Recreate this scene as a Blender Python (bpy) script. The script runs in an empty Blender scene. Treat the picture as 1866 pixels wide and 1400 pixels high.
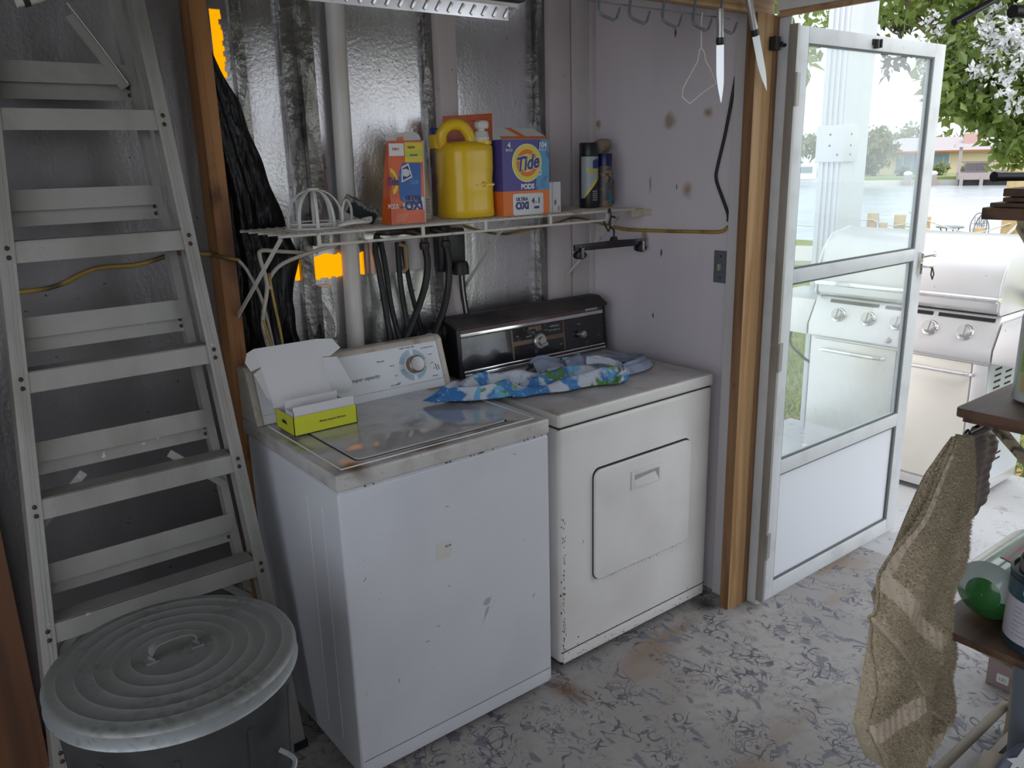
import bpy, bmesh, math, random
import numpy as np
from mathutils import Vector, Matrix
random.seed(7)
rng = np.random.default_rng(7)
S = bpy.context.scene
COL = S.collection
PI = math.pi

# ---------------------------------------------------------------- camera
yaw, pitch, roll = 0.65861, -0.26783, -0.02618
cy, sy, cp, sp = math.cos(yaw), math.sin(yaw), math.cos(pitch), math.sin(pitch)
fw = Vector((sy*cp, cy*cp, sp)); rt = Vector((cy, -sy, 0)); up = rt.cross(fw)
r2 = rt*math.cos(roll) + up*math.sin(roll); u2 = up*math.cos(roll) - rt*math.sin(roll)
cd = bpy.data.cameras.new('camera'); cam = bpy.data.objects.new('camera', cd); COL.objects.link(cam)
m = Matrix((r2, u2, -fw)).transposed().to_4x4(); m.translation = (-0.7954, -1.7441, 1.6521)
cam.matrix_world = m
cd.sensor_fit = 'HORIZONTAL'; cd.sensor_width = 36; cd.lens = 36*1480.57/1866
cd.clip_start = 0.05; cd.clip_end = 600
S.camera = cam

# ---------------------------------------------------------------- sky, sun, exposure
S.view_settings.view_transform = 'Standard'
try: S.view_settings.look = 'None'
except Exception: pass
S.view_settings.gamma = 1.0
S.view_settings.use_curve_mapping = False
S.view_settings.exposure = 0.36
wd = bpy.data.worlds.new('overcast_sky'); S.world = wd; wd.use_nodes = True
wt = wd.node_tree; wt.nodes.clear()
def wn(t, **k):
    n = wt.nodes.new(t)
    for a, b in k.items(): setattr(n, a, b)
    return n
tc = wn('ShaderNodeTexCoord'); nz = wn('ShaderNodeTexNoise'); nz.inputs['Scale'].default_value = 3.2; nz.inputs['Detail'].default_value = 6
mp = wn('ShaderNodeMapping'); mp.inputs['Scale'].default_value = (1, 1, 2.2)
wt.links.new(tc.outputs['Generated'], mp.inputs['Vector']); wt.links.new(mp.outputs['Vector'], nz.inputs['Vector'])
rp = wn('ShaderNodeValToRGB')
rp.color_ramp.elements[0].position = .40; rp.color_ramp.elements[0].color = (.72, .82, .95, 1)
rp.color_ramp.elements[1].position = .60; rp.color_ramp.elements[1].color = (1.0, 1.0, 1.0, 1)
wt.links.new(nz.outputs['Fac'], rp.inputs['Fac'])
bg = wn('ShaderNodeBackground'); bg.inputs['Strength'].default_value = 1.55
wt.links.new(rp.outputs['Color'], bg.inputs['Color'])
wo = wn('ShaderNodeOutputWorld'); wt.links.new(bg.outputs['Background'], wo.inputs['Surface'])
sd = bpy.data.lights.new('hazy_sun', 'SUN'); sd.energy = 1.1; sd.angle = math.radians(25); sd.color = (1, .95, .86)
so = bpy.data.objects.new('hazy_sun', sd); COL.objects.link(so); so.location = (4, 4, 12)
so.rotation_euler = (math.radians(28), math.radians(-22), 0)

# ---------------------------------------------------------------- materials
def mat(name, col=(.5, .5, .5), rough=.5, metal=0., layers=(), bump=(), coat=0., spec=.5, alpha=1., trans=0., transl=None):
    """layers: (kind, scale, colour, lo, hi[, stretch xyz, detail, distortion]) mixed over the base by a noise/voronoi ramp.
       kind may also be ('at', (x,y,z), radius, colour, softness): a stain with its own place."""
    M = bpy.data.materials.new(name); M.use_nodes = True
    t = M.node_tree; N = t.nodes; L = t.links; b = N['Principled BSDF']
    b.inputs['Roughness'].default_value = rough; b.inputs['Metallic'].default_value = metal
    b.inputs['Coat Weight'].default_value = coat; b.inputs['Specular IOR Level'].default_value = spec
    if trans: b.inputs['Transmission Weight'].default_value = trans
    if alpha < 1: b.inputs['Alpha'].default_value = alpha
    geo = N.new('ShaderNodeTexCoord')
    def tex(kind, sc, st=(1, 1, 1), det=4, dist=0.):
        mpn = N.new('ShaderNodeMapping'); mpn.inputs['Scale'].default_value = st
        L.new(geo.outputs['Object'], mpn.inputs['Vector'])
        if kind == 'v':
            x = N.new('ShaderNodeTexVoronoi'); x.inputs['Scale'].default_value = sc; o = x.outputs['Distance']
        elif kind == 'w':
            x = N.new('ShaderNodeTexWave'); x.inputs['Scale'].default_value = sc; x.inputs['Distortion'].default_value = dist; x.inputs['Detail'].default_value = det; o = x.outputs['Fac']
        else:
            x = N.new('ShaderNodeTexNoise'); x.inputs['Scale'].default_value = sc; x.inputs['Detail'].default_value = det; x.inputs['Distortion'].default_value = dist; o = x.outputs['Fac']
        L.new(mpn.outputs['Vector'], x.inputs['Vector']); return o
    def ramp(fac, lo, hi):
        r = N.new('ShaderNodeMapRange'); r.interpolation_type = 'SMOOTHSTEP'
        r.inputs['From Min'].default_value = lo; r.inputs['From Max'].default_value = hi
        L.new(fac, r.inputs['Value']); return r.outputs['Result']
    cur = None
    def mixin(fac, c, cur):
        mx = N.new('ShaderNodeMix'); mx.data_type = 'RGBA'
        L.new(fac, mx.inputs['Factor'])
        if cur is None: mx.inputs['A'].default_value = (*col, 1)
        else: L.new(cur, mx.inputs['A'])
        mx.inputs['B'].default_value = (*c, 1); return mx.outputs['Result']
    for l in layers:
        if l[0] == 'at':
            _, p, rad, c, soft = l[:5]
            sub = N.new('ShaderNodeVectorMath'); sub.operation = 'SUBTRACT'; L.new(geo.outputs['Object'], sub.inputs[0]); sub.inputs[1].default_value = p
            st = l[5] if len(l) > 5 else (1, 1, 1)
            ml = N.new('ShaderNodeVectorMath'); ml.operation = 'MULTIPLY'; L.new(sub.outputs[0], ml.inputs[0]); ml.inputs[1].default_value = st
            ln = N.new('ShaderNodeVectorMath'); ln.operation = 'LENGTH'; L.new(ml.outputs[0], ln.inputs[0])
            nn = tex('n', .7/rad, det=3)
            ad = N.new('ShaderNodeMath'); ad.operation = 'MULTIPLY_ADD'; L.new(nn, ad.inputs[0]); ad.inputs[1].default_value = rad*1.1; L.new(ln.outputs['Value'], ad.inputs[2])
            f = ramp(ad.outputs[0], rad*1.55, rad*(1.55-soft)); cur = mixin(f, c, cur)
        elif l[0] == 'lines':      # thin strokes: iso lines of a noise, masked by a second noise
            _, sc, c, wdt, msc, mlo, mhi = l[:7]
            st = l[7] if len(l) > 7 else (1, 1, 1)
            n1 = tex('n', sc, det=1, dist=1.6)
            s1 = N.new('ShaderNodeMath'); s1.operation = 'SUBTRACT'; L.new(n1, s1.inputs[0]); s1.inputs[1].default_value = .5
            a1 = N.new('ShaderNodeMath'); a1.operation = 'ABSOLUTE'; L.new(s1.outputs[0], a1.inputs[0])
            f1 = ramp(a1.outputs[0], wdt, wdt*.35)
            f2 = ramp(tex('n', msc, st, 2), mlo, mhi)
            mu = N.new('ShaderNodeMath'); mu.operation = 'MULTIPLY'; L.new(f1, mu.inputs[0]); L.new(f2, mu.inputs[1])
            cur = mixin(mu.outputs[0], c, cur)
        else:
            kind, sc, c, lo, hi = l[:5]
            st = l[5] if len(l) > 5 else (1, 1, 1); det = l[6] if len(l) > 6 else 4; dist = l[7] if len(l) > 7 else 0.
            cur = mixin(ramp(tex(kind, sc, st, det, dist), lo, hi), c, cur)
    if cur is None: b.inputs['Base Color'].default_value = (*col, 1)
    else: L.new(cur, b.inputs['Base Color'])
    prev = None
    for bp in bump:
        kind, sc, strg = bp[:3]; st = bp[3] if len(bp) > 3 else (1, 1, 1); det = bp[4] if len(bp) > 4 else 4; dist = bp[5] if len(bp) > 5 else 0.
        bn = N.new('ShaderNodeBump'); bn.inputs['Strength'].default_value = strg; bn.inputs['Distance'].default_value = bp[6] if len(bp) > 6 else .01
        L.new(tex(kind, sc, st, det, dist), bn.inputs['Height'])
        if prev: L.new(prev, bn.inputs['Normal'])
        prev = bn.outputs['Normal']
    if prev: L.new(prev, b.inputs['Normal'])
    if transl:
        out = N['Material Output']; tr = N.new('ShaderNodeBsdfTranslucent'); tr.inputs['Color'].default_value = (*transl[0], 1)
        if cur and transl[1] == 'same': L.new(cur, tr.inputs['Color'])
        ms = N.new('ShaderNodeMixShader'); ms.inputs['Fac'].default_value = transl[2]
        L.new(b.outputs[0], ms.inputs[1]); L.new(tr.outputs[0], ms.inputs[2]); L.new(ms.outputs[0], out.inputs['Surface'])
    return M
def glass_mat(name, tint=(.93, .97, .97), haze=.10, ior=1.45, rough=.02):
    M = bpy.data.materials.new(name); M.use_nodes = True
    t = M.node_tree; N = t.nodes; L = t.links; N.remove(N['Principled BSDF']); out = N['Material Output']
    tr = N.new('ShaderNodeBsdfTransparent'); tr.inputs['Color'].default_value = (*tint, 1)
    gl = N.new('ShaderNodeBsdfGlossy'); gl.inputs['Roughness'].default_value = rough
    lw = N.new('ShaderNodeLayerWeight'); pw = N.new('ShaderNodeMath'); pw.operation = 'POWER'; L.new(lw.outputs['Facing'], pw.inputs[0]); pw.inputs[1].default_value = 4
    fr = N.new('ShaderNodeMath'); fr.operation = 'MULTIPLY_ADD'; L.new(pw.outputs[0], fr.inputs[0]); fr.inputs[1].default_value = .6; fr.inputs[2].default_value = (ior-1)**2/(ior+1)**2
    m1 = N.new('ShaderNodeMixShader'); L.new(fr.outputs[0], m1.inputs['Fac']); L.new(tr.outputs[0], m1.inputs[1]); L.new(gl.outputs[0], m1.inputs[2])
    df = N.new('ShaderNodeBsdfDiffuse'); df.inputs['Color'].default_value = (.85, .88, .9, 1)
    m2 = N.new('ShaderNodeMixShader'); L.new(m1.outputs[0], m2.inputs[1]); L.new(df.outputs[0], m2.inputs[2])
    g = N.new('ShaderNodeTexCoord'); x = N.new('ShaderNodeTexNoise'); x.inputs['Scale'].default_value = 5; L.new(g.outputs['Object'], x.inputs['Vector'])
    r = N.new('ShaderNodeMapRange'); r.inputs['From Min'].default_value = .3; r.inputs['From Max'].default_value = .75; r.inputs['To Min'].default_value = haze*.35; r.inputs['To Max'].default_value = haze
    L.new(x.outputs['Fac'], r.inputs['Value']); L.new(r.outputs['Result'], m2.inputs['Fac'])
    L.new(m2.outputs[0], out.inputs['Surface'])
    return M

RUST = (.16, .065, .025); GRIME = (.17, .13, .10); DIRT = (.06, .05, .045)
m_enamel = mat('white_enamel', (.625, .63, .67), .33, layers=[('n', 45, (.35, .30, .27), .755, .80, (1, 1, 1), 2), ('n', 3, (.575, .58, .62), .4, .7)], coat=.15)
m_cream = mat('cream_enamel', (.72, .70, .68), .34, layers=[('n', 38, (.30, .20, .12), .73, .79, (1, 1, .5), 3), ('n', 3, (.64, .61, .59), .4, .7)], coat=.15)
m_rustedge = mat('cream_enamel_with_rust_runs', (.66, .62, .56), .4, layers=[('n', 22, (.22, .10, .04), .56, .68, (1, 1, .25), 5), ('n', 70, DIRT, .70, .76)])
m_washtop = mat('grimy_white_enamel_top', (.52, .50, .485), .16, layers=[('n', 9, (.36, .32, .29), .45, .72, (1, 1, 1), 8), ('n', 60, (.14, .10, .07), .66, .73, (1, 1, 1), 6), ('at', (.06, .03, .917), .055, (.13, .085, .055), .9), ('at', (.30, .03, .917), .03, (.18, .13, .09), .9, (.25, 1, 1)), ('at', (.50, .05, .917), .03, (.15, .10, .07), .9, (.2, 1, 1)), ('at', (.03, .30, .917), .03, (.20, .15, .11), .9, (1, .25, 1))], coat=.2)
m_washlid = mat('washer_lid_enamel', (.47, .455, .455), .10, layers=[('n', 14, (.38, .36, .36), .45, .75, (1, 1, 1), 7), ('n', 90, (.28, .24, .22), .70, .76)], coat=.35)
m_drytop = mat('grimy_dryer_top', (.50, .47, .445), .26, layers=[('n', 8, (.34, .29, .25), .45, .75, (1, 1, 1), 8), ('n', 60, (.13, .09, .06), .69, .75), ('at', (.80, .60, .9), .08, (.24, .18, .10), .9)], coat=.2)
m_gap = mat('dark_gap', (.02, .018, .016), .8)
m_black = mat('black_plastic', (.012, .012, .014), .38, layers=[('n', 12, (.035, .033, .034), .5, .8)])
m_blackdust = mat('dusty_black_plastic', (.028, .025, .025), .6, layers=[('n', 6, (.075, .06, .06), .4, .75, (1, 1, 1), 7)])
m_mauve = mat('dusty_woodgrain_strip', (.11, .065, .06), .45, layers=[('n', 10, (.22, .16, .155), .45, .8, (.3, 1, 1), 7)])
m_chrome = mat('chrome', (.78, .77, .77), .16, 1., layers=[('n', 9, (.45, .42, .40), .5, .8)])
m_steelknob = mat('satin_knob_metal', (.50, .49, .48), .34, .8)
m_panelblack = mat('smudged_black_control_glass', (.015, .016, .02), .16, layers=[('at', (.92, .6, 1.0), .085, (.13, .14, .17), 1.2, (1, 1, 1.3)), ('n', 28, (.09, .10, .12), .55, .75, (1, 1, 1), 8), ('n', 120, (.3, .3, .32), .73, .76)], coat=.6)
m_gold = mat('bronze_print', (.20, .13, .08), .4, .3)
m_printgrey = mat('grey_print', (.18, .19, .22), .6)
m_printsilver = mat('silver_print', (.45, .45, .46), .4)
m_paleblue = mat('pale_blue_print', (.36, .52, .62), .5)
m_conswhite = mat('console_white', (.74, .76, .79), .32, layers=[('n', 4, (.68, .70, .74), .4, .7)])
m_conscap = mat('yellowed_console_plastic', (.56, .51, .43), .4, layers=[('n', 18, (.30, .23, .16), .55, .78, (1, 1, 1), 6)])
m_knobbrown = mat('worn_brown_chrome_knob', (.30, .20, .12), .3, .6, layers=[('n', 30, (.45, .42, .40), .45, .65)])
m_alu = mat('weathered_aluminium', (.38, .365, .34), .50, .45, layers=[('n', 6, (.29, .275, .25), .4, .7, (1, 1, .4), 7), ('n', 30, (.62, .62, .60), .70, .76), ('n', 12, (.33, .45, .44), .76, .79)], bump=[('n', 40, .12)])
m_rivet = mat('rusty_rivet', (.055, .03, .02), .6, .3)
m_galv = mat('galvanised_steel', (.27, .275, .26), .50, .4, layers=[('n', 7, (.18, .18, .165), .4, .68, (1, 1, 1), 8), ('v', 60, (.25, .26, .255), .25, .7), ('n', 14, (.38, .38, .36), .70, .78, (1, 1, 1), 8)], bump=[('n', 60, .1)])
m_galvrim = mat('pale_galvanised_rim', (.32, .345, .355), .45, .5, layers=[('n', 50, (.24, .255, .26), .5, .7)])
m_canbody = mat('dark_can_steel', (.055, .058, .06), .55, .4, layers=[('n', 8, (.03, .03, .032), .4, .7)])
m_foil = mat('foil_faced_insulation', (.70, .695, .71), .29, .92,
    layers=[('n', 2.2, (.55, .54, .56), .35, .7, (1, 1, 1), 5), ('n', 55, (.22, .21, .22), .66, .72, (1, 1, 1), 3), ('n', 9, (.80, .80, .82), .72, .8)],
    bump=[('n', 85, .28, (1, 1, 1), 3, .3, .003), ('n', 7, .22, (1.5, 1, .35), 5, .8, .012), ('w', 2.2, .10, (1, 1, .3), 2, 12, .006)])
m_foildark = mat('shaded_foil_insulation', (.36, .345, .355), .40, .68,  # darker foil copy: dim reflections on the ladder side put into its colour
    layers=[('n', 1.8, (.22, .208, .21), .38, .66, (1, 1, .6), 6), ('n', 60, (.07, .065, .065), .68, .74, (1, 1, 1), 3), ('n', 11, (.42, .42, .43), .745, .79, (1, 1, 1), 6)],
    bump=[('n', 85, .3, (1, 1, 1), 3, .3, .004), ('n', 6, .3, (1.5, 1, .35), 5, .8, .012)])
m_tape = mat('crumpled_foil_tape', (.33, .32, .305), .34, .85, layers=[('n', 12, (.17, .16, .15), .45, .7, (1, 1, .3), 6)], bump=[('v', 22, .55, (1, 1, .35), 4, 0, .02), ('n', 45, .5)])
m_ply = mat('mauve_white_painted_plywood', (.70, .64, .665), .55, layers=[
    ('n', 2.3, (.61, .555, .59), .4, .7, (1, 1, .5), 5), ('n', 9, (.72, .64, .64), .62, .8, (1, 1, .3), 6), ('n', 60, (.16, .11, .10), .765, .79),
    ('at', (1.575, .714, 1.788), .022, (.36, .25, .17), .9, (1, 1, .8)), ('at', (1.575, .342, 1.775), .034, (.40, .29, .22), .8, (1, 1, .75)), ('at', (1.575, .168, 1.796), .026, (.38, .27, .20), .8),
    ('at', (1.575, .248, 1.533), .030, (.36, .22, .12), 1.1, (1, 1, .7)), ('at', (1.575, .453, 1.359), .024, (.36, .25, .17), .8, (1, 1, .7)),
    ('at', (1.575, .366, 1.300), .016, (.09, .05, .03), .7, (1, 2.2, .7)), ('at', (1.575, .402, 1.055), .012, (.04, .035, .03), .6, (1, 2.4, .8)), ('at', (1.575, .324, 2.073), .014, (.04, .03, .03), .6, (1, 2.5, .7)),
    ('at', (1.575, .30, 1.545), .008, (.05, .04, .03), .6, (1, 2.5, .5)), ('at', (1.575, .70, 1.60), .02, (.13, .09, .07), 1.0, (1, 2.5, .25)), ('at', (1.575, .43, 1.55), .014, (.25, .2, .18), .9, (1, 2, .35))], bump=[('n', 30, .08, (1, 1, .25))])
m_white = mat('dingy_white_paint', (.68, .645, .63), .5, layers=[('n', 5, (.56, .515, .50), .4, .72, (1, 1, .3), 6), ('n', 40, (.16, .11, .09), .74, .79)])
m_pinkstud = mat('mauve_white_painted_stud', (.66, .59, .585), .55, layers=[('n', 4, (.53, .46, .455), .4, .7, (1, 1, .25), 6), ('n', 35, (.10, .06, .05), .70, .76, (1, 1, .5), 4)])
m_crack = mat('stained_crack', (.05, .032, .025), .8, layers=[('n', 30, (.10, .06, .045), .5, .7)])
m_wood = mat('fresh_yellow_pine', (.47, .29, .135), .55, layers=[('n', 3.0, (.32, .165, .06), .42, .68, (6, 6, .35), 4, 1.2), ('w', 5, (.38, .21, .09), .55, .95, (1, 1, .08), 3, 5), ('v', 1.6, (.17, .07, .03), .16, .06, (1, 1, .8)), ('n', 45, (.07, .035, .02), .765, .79, (1, 1, .6))])
m_woodside = mat('dark_brown_pine', (.26, .135, .062), .6, layers=[('n', 3.2, (.17, .08, .032), .4, .7, (6, 6, .35), 4, 1.2), ('n', 26, (.08, .04, .02), .70, .76, (1, 1, .5))])
m_woodlen = mat('pine_beam', (.44, .28, .15), .55, layers=[('n', 3.0, (.27, .14, .06), .42, .68, (.35, 6, 6), 4, 1.2), ('v', 2.0, (.12, .05, .025), .12, .05)])
m_charred = mat('orange_pine_stud', (.40, .185, .065), .6, layers=[('n', 3.0, (.27, .11, .035), .4, .68, (8, 6, .3), 4, 1.5), ('n', 7, (.06, .025, .015), .60, .72, (2, 1, .6), 6), ('at', (.06, .72, 1.42), .10, (.12, .045, .02), 1.0, (1.6, 1, .35))])
m_plank = mat('dark_stained_plank', (.15, .065, .03), .6, layers=[('n', 4, (.09, .04, .02), .4, .7, (6, 6, .3), 4)])
m_amber = mat('amber_translucent_panel', (.75, .42, .03), .5, layers=[('n', 3, (.6, .28, .02), .55, .7, (1, 1, 3))], transl=((1.0, .60, .03), '', .85))
m_floor = mat('painted_floor_with_worn_scroll_pattern', (.375, .355, .34), .62, layers=[
    ('n', 1.6, (.29, .272, .26), .40, .66, (1, 1, 1), 6), ('n', 26, (.28, .265, .258), .48, .68, (1, 1, 1), 4),
    ('n', 2.6, (.25, .18, .13), .54, .74, (.5, 1.6, 1), 6),
    ('n', 11, (.17, .165, .195), .60, .635, (1.6, .9, 1), 5, .9),
    ('lines', 13, (.10, .098, .12), .042, 5.2, .49, .56, (1.5, .9, 1)), ('lines', 27, (.16, .155, .17), .036, 7, .51, .58, (1.4, .9, 1)),
    ('at', (.715, -.055, 0), .075, (.15, .085, .045), 1.1, (1, .7, 1)), ('at', (1.46, .0, 0), .07, (.05, .045, .04), 1.0)], bump=[('n', 60, .06)])
m_patio = mat('pale_concrete_patio', (.46, .46, .465), .7, layers=[('n', 2.5, (.40, .40, .405), .4, .7, (1, 1, 1), 6), ('n', 15, (.31, .31, .335), .63, .70, (1.4, .8, 1), 4, .6), ('lines', 20, (.31, .31, .335), .03, 5, .5, .6, (1.4, .8, 1))])
m_ceil = mat('unpainted_ceiling_boards', (.18, .16, .14), .7, layers=[('w', 3, (.13, .115, .10), .6, .95)])
m_wallin = mat('dim_board_wall', (.20, .19, .185), .7, layers=[('n', 2, (.15, .14, .135), .4, .7)])
m_pvc = mat('white_pvc', (.70, .665, .63), .42, layers=[('n', 6, (.58, .535, .49), .45, .75, (1, 1, .3), 5), ('n', 50, (.10, .07, .06), .74, .78)])
m_hose = mat('black_rubber', (.014, .014, .015), .5, layers=[('n', 20, (.05, .05, .05), .55, .8)])
m_brass = mat('corroded_valve', (.07, .055, .05), .5, .5, layers=[('n', 30, (.20, .19, .18), .55, .7)])
m_bag = mat('glossy_black_polythene', (.006, .006, .007), .26, spec=.22, bump=[('n', 18, .5, (2.2, 1, .35), 4, .5, .02), ('v', 26, .35, (2, 1, .5), 4, 0, .01)])
m_wirewhite = mat('yellowed_white_wire_coating', (.60, .565, .50), .4, layers=[('n', 18, (.30, .21, .13), .60, .74, (1, 1, 1), 6)])
m_cableyel = mat('dirty_yellow_cable', (.42, .27, .06), .5, layers=[('n', 9, (.12, .07, .03), .5, .66)])
m_cablewhite = mat('grey_white_cable', (.50, .46, .41), .5, layers=[('n', 8, (.25, .2, .16), .55, .72)])
m_switch = mat('grey_switch_plate', (.12, .13, .15), .45)
m_hook = mat('grey_coated_wire_hook', (.16, .17, .175), .45, .3)
m_steel = mat('polished_blade_steel', (.62, .63, .64), .28, 1.)
m_alu2 = mat('white_aluminium_frame', (.60, .62, .63), .42, layers=[('n', 8, (.50, .51, .52), .45, .75), ('n', 50, (.2, .17, .15), .75, .79)])
m_kick = mat('white_kick_panel', (.70, .72, .76), .45, layers=[('n', 45, (.25, .24, .24), .76, .79)])
m_gasket = mat('dark_door_gasket', (.10, .11, .11), .6)
m_glass = glass_mat('dusty_door_glass', haze=.16, ior=1.55)
m_grill = mat('brushed_stainless_steel', (.70, .69, .68), .36, .62, layers=[('n', 3, (.61, .60, .59), .4, .7, (1, .2, 1), 6), ('n', 60, (.40, .37, .34), .70, .78)])
m_grillwarm = mat('warm_stainless_door', (.80, .765, .68), .42, .35, layers=[('n', 3, (.74, .70, .62), .4, .7), ('n', 50, (.62, .55, .48), .72, .78)])
m_shelfwood = mat('dark_weathered_shelf_board', (.14, .075, .045), .55, layers=[('n', 5, (.07, .038, .025), .4, .68, (.3, 5, 5), 5), ('n', 40, (.30, .22, .16), .74, .79)])
m_brace = mat('chipped_yellow_white_metal', (.50, .44, .28), .5, layers=[('n', 14, (.10, .075, .05), .55, .68)])
m_darkmetal = mat('dark_metal', (.03, .028, .026), .5, .4)

# ---------------------------------------------------------------- mesh helpers
class B:
    """collects shapes in world coordinates; build() links them as ONE mesh object"""
    def __init__(s): s.v = []; s.f = []; s.mi = []; s.sm = []
    def add(s, vs, fs, mi=0, sm=False):
        o = len(s.v); s.v += [tuple(v) for v in vs]
        for f in fs: s.f.append([i+o for i in f]); s.mi.append(mi); s.sm.append(sm)
        return s
    def box(s, x0, x1, y0, y1, z0, z1, mi=0):
        v = [(x, y, z) for x in (x0, x1) for y in (y0, y1) for z in (z0, z1)]
        return s.add(v, [(0, 1, 3, 2), (4, 6, 7, 5), (0, 4, 5, 1), (2, 3, 7, 6), (0, 2, 6, 4), (1, 5, 7, 3)], mi)
    def obox(s, c, ax, ay, az, mi=0):
        """oriented box: centre and three half-axis vectors"""
        c, ax, ay, az = map(Vector, (c, ax, ay, az))
        v = [c+ax*i+ay*j+az*k for i in (-1, 1) for j in (-1, 1) for k in (-1, 1)]
        return s.add(v, [(0, 1, 3, 2), (4, 6, 7, 5), (0, 4, 5, 1), (2, 3, 7, 6), (0, 2, 6, 4), (1, 5, 7, 3)], mi)
    def bar(s, p, q, w, h, upv=(0, 0, 1), mi=0):
        p, q, upv = Vector(p), Vector(q), Vector(upv); d = (q-p); l = d.length; d = d/l
        sd = d.cross(upv).normalized(); u = sd.cross(d)
        return s.obox((p+q)/2, d*l/2, sd*w/2, u*h/2, mi)
    def tube(s, pts, r, n=8, mi=0, cap=True, closed=False):
        P = [Vector(p) for p in pts]; k = len(P); rs = r if hasattr(r, '__len__') else [r]*k
        rings = []; prev = None
        for i in range(k):
            a = P[(i-1) % k] if closed or i else P[0]; b = P[(i+1) % k] if closed or i < k-1 else P[-1]
            d = (b-a).normalized() if (b-a).length > 1e-9 else Vector((0, 0, 1))
            if prev is None: nrm = d.orthogonal().normalized()
            else:
                nrm = prev - d*prev.dot(d); nrm = nrm.normalized() if nrm.length > 1e-6 else d.orthogonal().normalized()
            prev = nrm; bi = d.cross(nrm)
            rings.append([P[i]+(nrm*math.cos(2*PI*j/n)+bi*math.sin(2*PI*j/n))*rs[i] for j in range(n)])
        v = [x for g in rings for x in g]; f = []
        for i in range(k if closed else k-1):
            for j in range(n):
                a, b = i*n+j, i*n+(j+1) % n; c, d = ((i+1) % k)*n+(j+1) % n, ((i+1) % k)*n+j
                f.append((a, b, c, d))
        if cap and not closed: f += [tuple(range(n-1, -1, -1)), tuple(range((k-1)*n, k*n))]
        return s.add(v, f, mi, True)
    def lathe(s, prof, c, n=32, mi=0, axis='z', cap=True):
        v = []; f = []
        for r, h in prof:
            for j in range(n):
                a = 2*PI*j/n; x, y = r*math.cos(a), r*math.sin(a)
                v.append({'z': (c[0]+x, c[1]+y, c[2]+h), 'y': (c[0]+x, c[1]+h, c[2]+y), 'x': (c[0]+h, c[1]+x, c[2]+y)}[axis])
        k = len(prof)
        for i in range(k-1):
            for j in range(n): f.append((i*n+j, i*n+(j+1) % n, (i+1)*n+(j+1) % n, (i+1)*n+j))
        if cap: f += [tuple(range(n-1, -1, -1)), tuple(range((k-1)*n, k*n))]
        return s.add(v, f, mi, True)
    def loft(s, secs, n=28, mi=0, ex=4.):
        """stack of rounded-rectangle sections (cx, cy, z, half x, half y[, exponent])"""
        v = []; f = []
        for q in secs:
            cx, cy, z, hx, hy = q[:5]; e = 2./(q[5] if len(q) > 5 else ex)
            for j in range(n):
                a = 2*PI*(j+.5)/n; c, t = math.cos(a), math.sin(a)
                v.append((cx+hx*math.copysign(abs(c)**e, c), cy+hy*math.copysign(abs(t)**e, t), z))
        k = len(secs)
        for i in range(k-1):
            for j in range(n): f.append((i*n+j, i*n+(j+1) % n, (i+1)*n+(j+1) % n, (i+1)*n+j))
        f += [tuple(range(n-1, -1, -1)), tuple(range((k-1)*n, k*n))]
        return s.add(v, f, mi, True)
    def prism(s, poly, O, U, V, N, th, mi=0, off=0., sm=False):
        """polygon of (u, v) on the frame O, U, V pushed th along N"""
        O, U, V, N = map(Vector, (O, U, V, N)); k = len(poly)
        a = [O+U*p[0]+V*p[1]+N*off for p in poly]; b = [x+N*th for x in a]
        return s.add(a+b, [tuple(range(k-1, -1, -1)), tuple(range(k, 2*k))]+[(i, (i+1) % k, k+(i+1) % k, k+i) for i in range(k)], mi, sm)
    def grid(s, fn, nu, nv, mi=0, closed_v=False):
        v = [fn(i/(nu-1), j/(nv-1 if not closed_v else nv)) for i in range(nu) for j in range(nv)]; f = []
        for i in range(nu-1):
            for j in range(nv if closed_v else nv-1):
                j2 = (j+1) % nv; f.append((i*nv+j, i*nv+j2, (i+1)*nv+j2, (i+1)*nv+j))
        return s.add(v, f, mi, True)
    def ball(s, c, r, n=14, mi=0, sc=(1, 1, 1)):
        m = n//2+1
        return s.grid(lambda u, w: (c[0]+r*sc[0]*math.sin(PI*u)*math.cos(2*PI*w), c[1]+r*sc[1]*math.sin(PI*u)*math.sin(2*PI*w), c[2]+r*sc[2]*math.cos(PI*u)), m, n, mi, True)
    def build(s, name, mats, parent=None, bevel=0, smooth=40, thick=0, sub=0, seg=2, label=None, world=False, org=None):
        me = bpy.data.meshes.new(name)
        v = s.v; off = Vector((0, 0, 0))
        if parent is None and not world:
            a = np.array(v)
            off = Vector(org) if org else Vector(((a[:, 0].min()+a[:, 0].max())/2, (a[:, 1].min()+a[:, 1].max())/2, a[:, 2].min()))
            v = [(x-off.x, y-off.y, z-off.z) for x, y, z in v]
        me.from_pydata(v, [], s.f)
        for mm in (mats if isinstance(mats, (list, tuple)) else [mats]): me.materials.append(mm)
        me.polygons.foreach_set('material_index', s.mi)
        me.update()
        if s.f and len(s.f) < 60000:
            bm = bmesh.new(); bm.from_mesh(me)
            if bevel or thick == 0: bmesh.ops.recalc_face_normals(bm, faces=bm.faces)
            if bevel:
                es = [e for e in bm.edges if len(e.link_faces) == 2 and e.calc_face_angle(0) > .6]
                bmesh.ops.bevel(bm, geom=es, offset=bevel, segments=seg, profile=.6, affect='EDGES', clamp_overlap=True)
            bm.to_mesh(me); bm.free()
        me.polygons.foreach_set('use_smooth', [True]*len(me.polygons))
        me.set_sharp_from_angle(angle=math.radians(smooth))
        o = bpy.data.objects.new(name, me); COL.objects.link(o)
        if thick: md = o.modifiers.new('thickness', 'SOLIDIFY'); md.thickness = thick; md.offset = 0
        if sub: md = o.modifiers.new('smooth', 'SUBSURF'); md.levels = sub; md.render_levels = sub
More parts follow.
